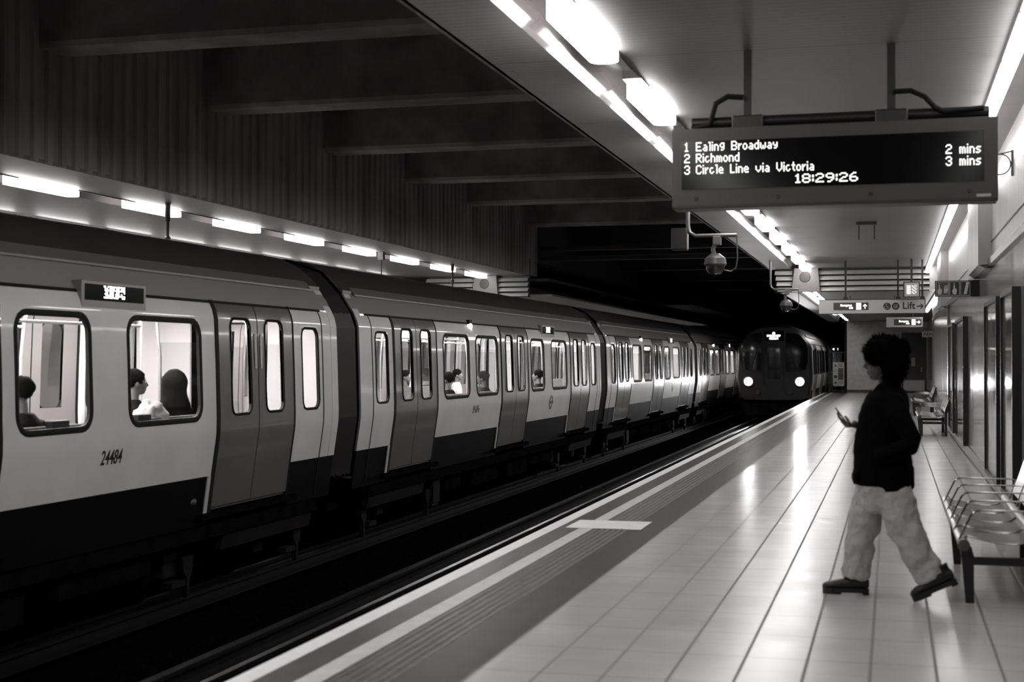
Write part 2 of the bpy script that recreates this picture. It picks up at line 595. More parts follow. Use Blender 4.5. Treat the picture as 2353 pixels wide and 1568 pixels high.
# walls
struct(MB().box(WALLX, WALLX + .3, -8, 44, 0.0, 2.72), 'wall_right', 'wall')
struct(MB().box(WALLX, WALLX + .3, -8, 44, 2.72, CZ + .3), 'wall_right', 'wall_up')
struct(MB().box(1.62, 1.9, 44, YE, 0, 2.72), 'wall_right', 'wall')
struct(MB().box(1.62, 1.9, 44, YE, 2.72, CZ), 'wall_right', 'wall_up')
struct(MB().box(WALLX - .03, 1.62, 43.7, 44.1, 0, CZ), 'wall_right', 'wall')
struct(MB().box(WALLX - .05, WALLX + .01, -8, 43.7, 2.72, 2.80), 'trim_11', 'skirt')
struct(MB().box(1.55, 1.63, 44.1, YE, 2.70, 2.80), 'trim_12', 'skirt')
struct(MB().box(WALLX - .012, WALLX + .01, -8, 43.7, 3.015, 3.03), 'trim_13', 'skirt')
struct(MB().prism([(1.155, 0), (1.165, .012), (1.175, .17), (1.20, .175), (1.20, 0)], -8, 43.7), 'baseboard_right', 'skirt')
struct(MB().box(1.135, 1.158, -8, 43.7, 0, .014), 'trim_14', 'steel')
struct(MB().box(-2.07, 1.62, YE, YE + .4, .14, CZ + .5), 'wall_end', 'brick')
struct(MB().box(-2.075, 1.62, YE - .02, YE + .3, 0, .14), 'baseboard_end', 'skirt')
struct(MB().box(FWX - .3, FWX, -8, 110, 0, 4.6), 'wall_left', 'farwall')
struct(MB().box(FWX, FE, -8, 90, -.3, 0), 'floor', 'tiles')
struct(MB().box(FE - .2, FE, -8, 90, -1.3, 0.001), 'trim_15', 'concrete')
# ribbed concrete wall over the far canopy
rb = MB()
prof = []
y = -8.0
while y < 39.8:
    prof += [(-9.97, y), (-9.97, y + .13), (-9.93, y + .16), (-9.93, y + .26), (-9.97, y + .29)]
    y += .30
rb.prism([(x, yy) for x, yy in prof] + [(-10.3, 39.8), (-10.3, -8)], CZ + .012, 6.55, axis='z')
struct(rb, 'wall_far', 'ribbed')
struct(MB().box(FWX - .3, -10.1, 39.8, 110, CZ + .5, 6.5), 'wall_back', 'black_void')
struct(MB().box(-14.6, 2.2, -8, 111, 6.5, 6.7), 'ceiling', 'overhead_dark')
struct(MB().box(-14.6, 2.2, 110, 111, -1.4, 6.6), 'wall_back', 'black_void')
struct(MB().box(-14.6, 2.2, -9, -8.2, -1.4, 6.6), 'wall_front', 'black_void')
struct(MB().box(1.9, 2.2, -8, 110, -1.4, 6.6), 'wall_right', 'black_void')
struct(MB().box(-2.2, -2.05, YE + .4, 110, -1.4, 6.6), 'wall_tunnel', 'black_void')
for i, y in enumerate((6.1, 10.6, 15.1, 19.5, 24.0, 28.5, 33.0, 38.8)):
    b = MB().prism([(y, 5.34), (y + .55, 5.34), (y + .62, 5.62), (y + .62, 6.5), (y - .05, 6.5), (y - .05, 5.40)], -9.96, 1.9, axis='x')
    b2 = b.build('ceiling_beam', 'concrete')
    tag(b2, kind='structure')
for y in (46, 54, 62, 70):
    tag(MB().box(-14, -3.2, y, y + .6, 5.0, 6.5).build('ceiling_beam', 'overhead_dark'), kind='structure')
for k, z in enumerate((4.15, 4.45)):
    tag(MB().box(-10.2, 1.95, 41.0, 41.25, z + .35, z + .47).build('overhead_pipe', 'overhead_dark'),
        ['lower of two dark pipes crossing above the tracks beyond the last beam', 'upper of two dark pipes crossing above the tracks beyond the last beam'][k], 'pipe')


# bulkheads with louvres where the ceilings step down
def bulkhead(x0, x1, p0, p1, y, z0, z1, label):
    b = empty('louvre_bulkhead', ((x0 + x1) / 2, y, z0))
    tag(b, label, 'louvre')
    ox = (x0 + x1) / 2

    def B(a0, a1, c0, c1, e0, e1):
        return MB().box(a0 - ox, a1 - ox, c0, c1, e0 - z0, e1 - z0)
    B(x0 + .05, x1, .25, .3, z0, z1).build('backing', 'blackp', b)
    n = 4
    pitch = (z1 - z0 - .03) / n
    for (a0, a1) in ((x0, p0), (p1, x1)):
        for i in range(n):
            zb = i * pitch + .01
            s_ = MB().prism([(0, zb), (.03, zb), (.16, zb + pitch * .74), (.13, zb + pitch * .74)], a0 - ox + .06 * (a0 == x0) * (n - i) * .4, a1 - ox, axis='x')
            s_.build('louvre_blade', 'metalw', b)
    pn = MB().prism([(p0 + .06 - ox, z1 - z0), (p1 - ox, z1 - z0), (p1 + .05 - ox, 0), (p0 - .02 - ox, 0)], -.06, .2)
    pn.build('end_panel', 'endp', b)
    MB().lathe(((p0 + p1) / 2 - ox, -.065, (z1 - z0) * .62), [(0.001, -.01), (.13, -.01), (.14, 0), (.001, .0)], 'y').build('speaker_grille', 'dgrey', b, smooth=True)
    return b


bulkhead(-3.0, .93, -2.52, -1.86, YB - .35, LZ, CZ, 'white louvred bulkhead with a round speaker above the lift sign')
bulkhead(-13.0, -9.95, -11.55, -10.85, 38.9, LZ, CZ, 'white louvred bulkhead above the roof of the standing train')
struct(MB().box(-3.0, 1.19, YB - .02, YB + .1, LZ, CZ + .5), 'wall_step', 'black_void')
struct(MB().box(.93, 1.19, YB - .5, YB, LZ, CZ), 'wall_step', 'metalw')
struct(MB().box(FWX, -9.95, 39.22, 39.3, LZ, CZ + .5), 'wall_step', 'black_void')


# ------------------------------------------------------------------ lights
def rounded_bar(x0, x1, y0, y1, z0, z1, r):
    n = 8
    pts = []
    for (cx, cy, a0) in ((x1 - r, y1 - r, 0), (x0 + r, y1 - r, pi / 2), (x0 + r, y0 + r, pi), (x1 - r, y0 + r, 3 * pi / 2)):
        for q in range(n + 1):
            a = a0 + q * (pi / 2) / n
            pts.append((cx + r * cos(a), cy + r * sin(a)))
    return MB().prism(pts, z0, z1, axis='z')


def ceiling_light(x, y, z, label, group, m='tube', wd=.22, ln=1.6):
    b = empty('ceiling_light', (x, y, z))
    tag(b, label, 'ceiling light', group)
    rounded_bar(-wd / 2, wd / 2, -ln / 2, ln / 2, -.05, .10, wd * .45).build('diffuser', m, b, smooth=True)
    MB().box(-wd / 2 - .02, wd / 2 + .02, -ln / 2 - .03, ln / 2 + .03, .10, .17).build('housing', 'metalw', b)
    MB().box(-.02, .02, -ln / 4, ln / 4, .17, .36).build('bracket', 'metalw', b)
    return b


near0 = ceiling_light(-2.13, 13.0, CZ - .04, 'bright ceiling light in the near canopy trough beside the departure board', None)
orden = {10.0: 'large bright ceiling light at the top edge of the picture, before the departure board',
         7.0: 'ceiling light of the near trough overhead, hardly in the frame'}
names_n = ['first', 'second', 'third', 'fourth', 'fifth', 'sixth', 'seventh', 'eighth']
for k, y in enumerate([10.0, 7.0, 4.0, 1.0, -2.0, -5.0, 16.0, 19.0, 22.0, 25.0, 28.0, 31.0, 34.0, 36.85]):
    c = copy_tree(near0)
    c.location.y = y
    if y == 10.0:
        c['label'] = 'largest bright ceiling light, cut by the top of the picture before the departure board'
    elif y < 10:
        c['label'] = 'ceiling light of the near canopy trough above and behind the viewer'
        c['group'] = 'near trough lights out of frame'
    elif y < 23:
        c['label'] = 'ceiling light of the near trough hidden behind the departure board'
        c['group'] = 'trough lights behind the board'
    else:
        c['label'] = names_n[int((y - 24) // 3)] + ' ceiling light seen below the departure board, counted towards the bulkhead'
        c['group'] = 'near canopy trough lights'
for k in range(10):
    c = copy_tree(near0)
    c.location = (-1.98, 40.4 + 2.9 * k, LZ + .07)
    c.scale = (.9, .95, .9)
    c['label'] = 'small ceiling light ' + (names_n + ['ninth', 'tenth'])[k] + ' past the bulkhead in the low canopy over the near platform'
    c['group'] = 'low canopy lights'
for k in range(13):
    c = copy_tree(near0)
    y = 2.1 + 2.97 * k
    c.location = (-11.12, y, CZ - .04)
    for ch in c.children:
        if ch.name.startswith('diffuser'):
            me = ch.data.copy()
            me.materials[0] = M['tubef']
            ch.data = me
    if k < 5:
        c['label'] = 'ceiling light of the far canopy nearer than the picture edge'
        c['group'] = 'far canopy lights out of frame'
    else:
        c['label'] = (names_n)[k - 5] + ' ceiling light from the left in the canopy beyond the standing train'
        c['group'] = 'far canopy lights'


def wall_tube(x, y, z, label, group, ln=1.55, m='tubew'):
    b = empty('tube_light', (x, y, z))
    tag(b, label, 'tube light', group)
    t = MB()
    t.tube([(0, -ln / 2, 0), (0, ln / 2, 0)], .055, 12)
    t.build('tube', m, b, smooth=True)
    MB().box(-.05, .07, -ln / 2 - .02, ln / 2 + .02, .06, .12).build('housing', 'metalw', b)
    for s_ in (-1, 1):
        MB().box(-.035, .035, s_ * ln / 2 - .015, s_ * ln / 2 + .015, -.03, .06).build('lamp_holder', 'metalw', b)
    return b


ORD = 'first second third fourth fifth sixth seventh eighth ninth tenth eleventh twelfth thirteenth fourteenth fifteenth sixteenth'.split()
wt = wall_tube(.88, 1.0, CZ - .12, 'tube light over the wall behind the viewer', 'wall tubes out of frame')
for k in range(22):
    y = 1.0 + 1.64 * (k + 1)
    c = copy_tree(wt)
    c.location.y = y
    if y < 8:
        pass
    elif y < 13.2:
        c['label'] = ['tube light by the wall at the top corner of the picture, first in the row', 'tube light by the wall, second in the row from the top corner',
                      'tube light by the wall, third in the row just beside the departure board', 'tube light by the wall next to the end of the departure board'][min(3, int((y - 8) / 1.64))]
        c['group'] = 'wall tubes before the board'
    elif y < 20.5:
        c['label'] = 'tube light of the wall row hidden behind the departure board'
        c['group'] = 'wall tubes behind the board'
    else:
        c['label'] = ORD[k - 11] + ' tube light of the wall row beyond the departure board'
        c['group'] = 'wall tubes beyond the board'
for k in range(5):
    c = copy_tree(wt)
    c.location = (1.13, 38.9 + 2.4 * k, LZ - .15)
    c.scale = (1, 1.5, 1)
    c['label'] = 'slanting tube light low beside the emergency sign, number %s past the bulkhead' % names_n[k]
    c['group'] = 'wall tubes past the bulkhead'
for k in range(16):
    c = copy_tree(wt)
    c.location = (-13.8, 4 + 2.2 * k, CZ - .12)
    c['label'] = ORD[k] + ' thin tube light glinting low over the standing train roof'
    c['group'] = 'tubes over the far wall'

# ------------------------------------------------------------------ trains
PROF = [(-.16, 1.345), (.02, 1.365), (.35, 1.41), (.70, 1.462), (.80, 1.474), (.95, 1.477), (1.5, 1.462), (2.0, 1.442), (2.1, 1.418), (2.2, 1.37), (2.32, 1.31), (2.45, 1.215), (2.50, 1.21),
        (2.60, 1.11), (2.75, .93), (2.87, .70), (2.93, .40), (2.95, 0.0)]


def ux(z):
    for (a, ua), (b, ub) in zip(PROF, PROF[1:]):
        if z <= b:
            return ua + (ub - ua) * max(0, (z - a)) / (b - a)
    return 0.0


ZS = sorted(set([p[0] for p in PROF if p[0] <= 2.2] + [.35]))


def side_grid(mb, y0, y1, z0, z1, sgn, off=0.0, ny=1):
    zs = [z0] + [z for z in ZS if z0 + .01 < z < z1 - .01] + [z1]
    vs_ = []
    for z in zs:
        for k in range(ny + 1):
            vs_.append((sgn * (ux(z) + off), y0 + (y1 - y0) * k / ny, z))
    fs = []
    for i in range(len(zs) - 1):
        for k in range(ny):
            a = i * (ny + 1) + k
            fs.append((a, a + 1, a + ny + 2, a + ny + 1))
    mb.add(vs_, fs)


def slab(y0, y1, z0, z1, sgn, off, th):
    """curved slab following the car side"""
    zs = [z0] + [z for z in ZS if z0 + .01 < z < z1 - .01] + [z1]
    rings_ = []
    for z in zs:
        u = sgn * (ux(z) + off)
        v = sgn * (ux(z) + off - th)
        rings_.append([(u, y0, z), (u, y1, z), (v, y1, z), (v, y0, z)])
    return MB().rings(rings_)


def rrect(y0, y1, z0, z1, r, n=5):
    pts = []
    for (cy, cz, a0) in ((y1 - r, z1 - r, 0), (y0 + r, z1 - r, pi / 2), (y0 + r, z0 + r, pi), (y1 - r, z0 + r, 3 * pi / 2)):
        for q in range(n + 1):
            a = a0 + q * (pi / 2) / n
            pts.append((cy + r * cos(a), cz + r * sin(a)))
    # extra points down the long sides so that it follows the curve
    return pts


def gasket(y0, y1, z0, z1, wd, r, sgn, off):
    o = rrect(y0 - wd, y1 + wd, z0 - wd, z1 + wd, r + wd)
    i = rrect(y0, y1, z0, z1, r)
    n = len(o)

    def P(p, d):
        return (sgn * (ux(p[1]) + off + d), p[0], p[1])
    rings_ = [[P(p, -.03) for p in o], [P(p, 0.004) for p in o], [P(p, .012) for p in [((a[0] + b[0]) / 2, (a[1] + b[1]) / 2) for a, b in zip(o, i)]], [P(p, 0.002) for p in i], [P(p, -.03) for p in i]]
    return MB().rings(rings_, cap=False)


def pane(y0, y1, z0, z1, sgn, off):
    mb = MB()
    side_grid(mb, y0 - .01, y1 + .01, z0 - .01, z1 + .01, sgn, off)
    return mb


def make_car(front_cab=False, sides=(1, -1), inside=True):
    root = empty('train_car')
    HL = 8.1
    doors = (-5.75, 0.0, 5.75)
    DW = .96
    wins = [(-4.55, -3.2), (-2.55, -1.2), (1.2, 2.55), (3.2, 4.55)]
    # windows: (y0, y1)
    wbig = [(-4.40, -3.04), (-2.58, -1.24), (1.23, 2.28), (2.99, 4.36)]
    wn = [(-7.48, -7.0), (7.0, 7.48)]
    WZ0, WZ1 = .985, 1.935
    for sgn in sides:
        # body side: columns between openings
        cuts = sorted([-HL, HL] + [e for d in doors for e in (d - DW - .05, d + DW + .05)] + [e for w_ in wbig + wn for e in w_])
        mb = MB()
        for a, b in zip(cuts, cuts[1:]):
            mid = (a + b) / 2
            if any(abs(mid - d) < DW for d in doors):
                if mb.v:
                    mb.build('body_side', 'body', root, smooth=True, ang=30)
                mb = MB()
                continue
            if b - a < .02:
                continue
            if any(w_[0] < mid < w_[1] for w_ in wbig + wn):
                side_grid(mb, a, b, .35, WZ0 - .01, sgn)
                side_grid(mb, a, b, WZ1 + .01, 2.17, sgn)
            else:
                side_grid(mb, a, b, .35, 2.17, sgn)
        mb.build('body_side', 'body', root, smooth=True, ang=30)
        for a, b in ((-HL, -6.76), (-4.74, -1.01), (1.01, 4.74), (6.76, HL)):
            sk = MB()
            side_grid(sk, a, b, -.16, .35, sgn)
            sk.build('skirt_panel', 'skirtp', root, smooth=True)
        for d in doors:
            for e in (-1, 1):
                y0, y1 = (d - DW, d - .012) if e < 0 else (d + .012, d + DW)
                lf = slab(y0, y1, 0.01, 2.17, sgn, .004, .035)
                # opening for the window: rebuild as four slabs
                wy0, wy1 = (y0 + .30, y1 - .19) if e < 0 else (y0 + .19, y1 - .30)
                wz0, wz1 = .99, 2.0
                lf = MB()
                for (a, b, c, dd) in ((y0, wy0, .01, 2.17), (wy1, y1, .01, 2.17), (wy0, wy1, .01, wz0), (wy0, wy1, wz1, 2.17)):
                    q = slab(a, b, c, dd, sgn, .004, .035)
                    lf.add(q.v, q.f)
                lo = lf.build('door_leaf', 'doorp', root, smooth=True, ang=30)
                gasket(wy0, wy1, wz0, wz1, .028, .09, sgn, .006).build('window_seal', 'rubber', lo, smooth=True)
                pane(wy0, wy1, wz0, wz1, sgn, -.012).build('window_pane', 'glass', lo)
            fr = MB()
            for (a, b) in ((d - DW - .075, d - DW - .0), (d + DW, d + DW + .03)):
                q = slab(a, b, -.12, 2.20, sgn, .010, .06)
                fr.add(q.v, q.f)
            q = slab(d - .012, d + .012, 0.0, 2.17, sgn, -.012, .02)
            fr.add(q.v, q.f)
            fr.build('door_surround', 'rubber', root)
            q = slab(d - DW - .16, d - DW - .09, -.1, .35, sgn, .012, .02)
            q.build('grab_strip', 'metalw', root)
        for (a, b) in wbig:
            g = gasket(a, b, WZ0, WZ1, .055, .13, sgn, .0).build('window_seal', 'rubber', root, smooth=True)
            pane(a, b, WZ0, WZ1, sgn, -.015).build('window_pane', 'glass', g)
        for (a, b) in wn:
            g = gasket(a, b, WZ0, WZ1, .03, .10, sgn, .0).build('window_seal', 'rubber', root, smooth=True)
            pane(a, b, WZ0, WZ1, sgn, -.015).build('window_pane', 'glass', g)
        # black line over the doors, cant rail
        slab(-7.7, 7.7, 2.165, 2.195, sgn, .006, .03).build('rain_strip', 'rubber', root)
        # cant rail panels up to the ridge
        c = MB()
        zs = [2.19, 2.25, 2.32, 2.38, 2.45]
        c.rings([[(sgn * ux(z), -HL, z), (sgn * ux(z), HL, z)] for z in zs], cap=False, closed=False)
        c.build('cant_panel', 'cant', root, smooth=True)
        MB().prism([(sgn * (ux(2.43) + .02), 2.435), (sgn * (ux(2.43) + .02), 2.455), (sgn * 1.17, 2.555), (sgn * 1.14, 2.54)], -HL + .35, HL - .35).build('gutter', 'gutter', root)
        # end strips proud of the body
        for e in (-1, 1):
            slab(e * HL - .0 if e < 0 else HL - .20, -HL + .20 if e < 0 else HL, .35, 2.45, sgn, .006, .03).build('end_strip', 'body', root, smooth=True)
            slab(e * 7.62 - .012, e * 7.62 + .012, -.12, 2.17, sgn, .004, .02).build('panel_seam', 'rubber', root)
        # step boards, sole bar
        MB().box(sgn * 1.30, sgn * 1.40, -7.6, 7.6, -.30, -.17).build('sole_bar', 'under', root)
        for d in doors:
            MB().box(sgn * 1.32, sgn * 1.42, d - 1.25, d + 1.2, -.10, -.04).build('door_sill', 'under', root)
        MB().prism([(sgn * 1.26, -.30), (sgn * 1.37, -.30), (sgn * 1.33, -.48), (sgn * 1.26, -.48)], -7.5, -5.1).build('shoe_beam', 'underl', root)
        MB().prism([(sgn * 1.26, -.30), (sgn * 1.37, -.30), (sgn * 1.33, -.48), (sgn * 1.26, -.48)], 5.1, 7.5).build('shoe_beam', 'underl', root)
        for (a, b, z0, z1, m) in ((-4.4, -4.05, -.72, -.36, 'underl'), (-3.75, -2.9, -.58, -.34, 'under'), (-2.2, -.6, -.62, -.32, 'under'), (.1, 1.6, -.66, -.32, 'under'), (2.1, 3.7, -.55, -.32, 'under')):
            MB().box(sgn * 1.05, sgn * 1.28, a, b, z0, z1).build('equipment_box', m, root, bevel=.01)
        for d in (-7.35, -4.55, 4.55, 7.35):
            q = MB()
            q.prism([(d - .12, -.48), (d + .12, -.48), (d + .08, -.66), (d + .03, -.70), (d + .03, -.90), (d - .03, -.90), (d - .03, -.70), (d - .10, -.62)], sgn * 1.18, sgn * 1.24, axis='x')
            q.build('sand_pipe', 'underl', root)
            MB().box(sgn * 1.15, sgn * 1.27, d + .12 if d < 0 else d - .4, d + .4 if d < 0 else d - .12, -.76, -.70).build('shoe_arm', 'underl', root)
    # roof
    zs = [p for p in PROF if p[0] >= 2.45]
    arc = [(u, z) for z, u in zs] + [(-u, z) for z, u in zs[::-1][1:]]
    MB().rings([[(u, -HL, z) for u, z in arc], [(u, -7.5, z) for u, z in arc], [(u, 7.5, z) for u, z in arc], [(u, HL, z) for u, z in arc]], cap=False, closed=False).build('roof', 'roof', root, smooth=True, ang=35)
    # ends
    endp = [(1.365, .02), (1.41, .35), (1.474, .8), (1.44, 2.0), (1.37, 2.2), (1.21, 2.45), (.93, 2.75), (.4, 2.93)]
    full = endp + [(-u, z) for u, z in endp[::-1]]
    for e in (-1, 1):
        if front_cab and e < 0:
            continue
        o_ = MB()
        n = len(full)
        inn = [(max(-.75, min(.75, u)), max(.05, min(2.1, z))) for u, z in full]
        o_.add([(u, e * HL, z) for u, z in full] + [(u, e * HL, z) for u, z in inn], [(i, (i + 1) % n, n + (i + 1) % n, n + i) for i in range(n)])
        o_.build('end_panel', 'under', root)
        # bellows half
        bl = MB()
        rg = []
        for k in range(7):
            y_ = e * (HL + .0 + k * .07)
            s_ = .985 if k % 2 else .925
            rg.append([(u * s_, y_, 1.3 + (z - 1.3) * s_) for u, z in full])
        bl.rings(rg, cap=False)
        bl.build('gangway_bellows', 'bellows', root)
    # interior
    MB().box(-1.34, 1.34, -HL, HL, -.02, 0.01).build('car_floor', 'innerfl', root)
    MB().box(-1.2, 1.2, -HL, HL, 2.24, 2.27).build('car_ceiling', 'inner', root)
    if inside:
        for e in (-1, 1):
            for s_ in (-1, 1):
                MB().box(s_ * .55, s_ * 1.33, e * 8.0 - .02, e * 8.0 + .02, 0, 2.24).build('end_bulkhead', 'inner', root)
            MB().box(-.55, .55, e * 8.0 - .02, e * 8.0 + .02, 2.05, 2.24).build('end_header', 'inner', root)
        for s_ in (-1, 1):
            MB().box(s_ * .62 - .07, s_ * .62 + .07, -HL + .95, HL - .95, 2.215, 2.235).build('strip_light', 'carl', root)
        for a, b in ((-4.7, -1.1), (1.1, 4.7)):
            for s_ in (-1, 1):
                st = MB()
                st.box(s_ * .92, s_ * 1.36, a + .1, b - .1, .36, .46)
                st.prism([(s_ * 1.22, .46), (s_ * 1.34, .46), (s_ * 1.36, 1.0), (s_ * 1.30, 1.0)], a + .1, b - .1)
                st.build('bench_seat', 'moq', root, bevel=.02)
        for e in (-1, 1):
            for s_ in (-1, 1):
                a = e * 7.25
                st = MB()
                st.box(s_ * .92, s_ * 1.36, a - .4, a + .4, .36, .46)
                st.box(s_ * 1.28, s_ * 1.38, a - .4, a + .4, .46, .93)
                st.build('end_seat', 'moq', root, bevel=.02)
        for d in doors:
            for e in (-1, 1):
                y_ = d + e * 1.08
                for s_ in (-1, 1):
                    MB().box(s_ * .85, s_ * 1.38, y_ - .012, y_ + .012, .35, 1.75).build('draught_screen', 'glass', root)
                    q = MB()
                    q.tube([(s_ * .84, y_, 0), (s_ * .84, y_, 1.6), (s_ * .80, y_, 2.0), (s_ * .72, y_, 2.24)], .018, 8)
                    q.build('grab_pole', 'pole', root, smooth=True)
            MB().tube([(0, d, 0), (0, d, 2.24)], .018, 8).build('grab_pole', 'pole', root, smooth=True)
        for s_ in (-1, 1):
            q = MB()
            q.tube([(s_ * .66, -4.6, 2.24), (s_ * .7, -4.5, 1.92), (s_ * .7, -1.2, 1.92), (s_ * .66, -1.1, 2.24)], .016, 8)
            q.tube([(s_ * .66, 1.1, 2.24), (s_ * .7, 1.2, 1.92), (s_ * .7, 4.5, 1.92), (s_ * .66, 4.6, 2.24)], .016, 8)
            q.build('hand_rail', 'pole', root, smooth=True)
    # bogies with wheels
    for c_ in (-5.4, 5.4):
        q = MB()
        for s_ in (-1, 1):
            q.prism([(c_ - 1.5, -.55), (c_ - 1.0, -.52), (c_ - .5, -.45), (c_ + .5, -.45), (c_ + 1.0, -.52), (c_ + 1.5, -.55), (c_ + 1.4, -.72), (c_ + .6, -.66), (c_ - .6, -.66), (c_ - 1.4, -.72)], s_ * .92, s_ * 1.02, axis='x')
        q.box(-.95, .95, c_ - .2, c_ + .2, -.62, -.45)
        bo = q.build('bogie', 'under', root)
        for dy in (-1.05, 1.05):
            for s_ in (-1, 1):
                wp = [(.05, -.06), (.40, -.06), (.42, -.04), (.42, .02), (.45, .03), (.45, .06), (.30, .05), (.28, .02), (.12, .0), (.05, .05)]
                MB().lathe((s_ * .74, c_ + dy, -.53), [(r, -h * s_) for r, h in wp], 'x', 28).build('wheel', 'under', bo, smooth=True)
                MB().box(s_ * 1.0, s_ * 1.14, c_ + dy - .14, c_ + dy + .14, -.68, -.42).build('axle_box', 'underl', bo, bevel=.02)
    # door indicator lamp
    lm = MB().lathe((ux(2.14) - .01, -2.78, 2.135), [(.001, .05), (.035, .045), (.05, .02), (.05, 0)], 'x').build('indicator_lamp', 'lamp', root, smooth=True)
    lh = MB().box(ux(2.14) - .04, ux(2.14) + .015, -2.86, -2.70, 2.17, 2.24).build('lamp_hood', 'rubber', lm)
    return root


def dest_box(root):
    """side destination display over the windows"""
    y0, y1 = 2.2, 3.32
    u = ux(2.08)
    b = MB()
    b.prism([(u - .10, 2.03), (u + .012, 2.03), (u + .012, 2.275), (u - .10, 2.275)], y0, y1)
    bx = b.build('destination_display', 'cant', root, bevel=.008)
    MB().box(u + .010, u + .016, y0 + .05, y1 - .05, 2.10, 2.245).build('display_window', 'led_bg', bx)
    d = MB()
    random.seed(5)
    for i in range(22):
        for j in range(7):
            if random.random() < .72 and i % 6 != 5:
                yy = y0 + .36 + i * .0165
                zz = 2.125 + j * .0165
                d.box(u + .016, u + .019, yy, yy + .013, zz, zz + .013)
    d.build('display_text', 'led2', bx)


FIRST = make_car()
FIRST.location = (FT, 8.9, 0)
dest_box(FIRST)
tag(FIRST, 'light-panelled train car with fleet number and dark double doors, nearest part of the standing train', 'train car', 'cars of the standing train')
cars = [FIRST]
lab = ['second car of the standing train, just past the first ribbed gangway', 'third car of the standing train, lit by the headlamps of the arriving train',
       'fourth car of the standing train, largely dark beside the arriving train', 'last distant car of the standing train behind the arriving cab']
for k in range(4):
    c = copy_tree(FIRST)
    c.location = (FT, 8.9 + 17.0 * (k + 1), 0)
    c['label'] = lab[k]
    cars.append(c)


def side_mark(root, s, size, yc, z, m, sx=1.0, shear=0.0, name='fleet_number'):
    t = text_mb(s, size, .001, .002, sx=sx, shear=shear)
    n = Vector((1, 0, 0))

    def fn(p):
        zz = z + p[2]
        return (ux(zz) + .004 - p[1], yc + p[0], zz)
    shift(t, fn=fn)
    return t.build(name, m, root)


side_mark(FIRST, '24484', .185, 2.66, .675, 'blackp', sx=.78, shear=.15)
q = MB()
for i_, (h0, h1) in enumerate(((.0, .13), (.05, .12), (.0, .07), (.0, .13), (.04, .13), (.0, .08))):
    side_grid(q, -2.80 + i_ * .065, -2.765 + i_ * .065, .66 + h0, .66 + h1, 1, .004)
q.build('worn_marking', 'blackp', cars[1])


def roundel(root, y, z, r, m='signm', name='roundel_emblem', off=.004):
    mb = MB()
    n = 32
    o, i = [], []
    for q in range(n):
        a = 2 * pi * q / n
        o.append((y + r * cos(a), z + r * sin(a)))
        i.append((y + r * .66 * cos(a), z + r * .66 * sin(a)))
    P = lambda p, d: (ux(p[1]) + off + d, p[0], p[1])
    mb.rings([[P(p, -.004) for p in o], [P(p, .001) for p in o], [P(p, .001) for p in i], [P(p, -.004) for p in i]], cap=False)
    mb.add([P((y - r * 1.25, z - r * .2), .002), P((y + r * 1.25, z - r * .2), .002), P((y + r * 1.25, z + r * .2), .002), P((y - r * 1.25, z + r * .2), .002)], [(0, 1, 2, 3)])
    return mb.build(name, m, root)


for c in cars[:3]:
    roundel(c, 2.9, .68, .15, 'doorp') if c is not FIRST else None
lw = MB()
lw.box(ux(.42) + .002, ux(.42) + .005, -1.95, -1.83, .50, .60)
lw.build('small_notice', 'doorp', cars[1])
# notices on the door edges of the first car
nb = MB()
for yy in (5.75 - .10, 5.75 + .045):
    side_grid(nb, yy, yy + .055, 1.47, 1.86, 1, .012)
nb.build('door_notice', 'signm', FIRST)
# arriving train
FC = make_car(front_cab=True, inside=False)
FC.location = (NT, 57.3 + 8.1, 0)
tag(FC, 'cab car of the arriving train with two glaring headlamps and lit destination panel', 'train car')
for o in list(FC.children):
    if o.name.startswith('indicator_lamp'):
        for ch in list(o.children):
            bpy.data.objects.remove(ch)
        bpy.data.objects.remove(o)
# cab nose: rings from the body section to a smaller, rounded front
full = [(1.365, .02), (1.40, .20), (1.41, .35), (1.45, .6), (1.474, .8), (1.477, .95), (1.46, 1.5), (1.44, 2.0), (1.40, 2.15), (1.34, 2.28), (1.21, 2.45), (1.08, 2.62), (.9, 2.77), (.65, 2.89), (.35, 2.94), (.0, 2.95)]
loop = full + [(-u, z) for u, z in full[::-1][1:]] + [(-1.2, -.1), (0, -.12), (1.2, -.1)]
FY = -8.62


def nose_ring(y, s):
    return [(u * s, y, 1.3 + (z - 1.3) * s) for u, z in loop]


MB().rings([nose_ring(-8.1, 1.0), nose_ring(-8.3, .998), nose_ring(-8.45, .985), nose_ring(-8.55, .965), nose_ring(FY, .935)]).build('cab_front', 'cab', FC, smooth=True, ang=35)


def front_panel(pts, name, m, d=.012, parent=FC):
    return MB().prism(pts, FY - d, FY + .02, axis='y').build(name, m, parent)


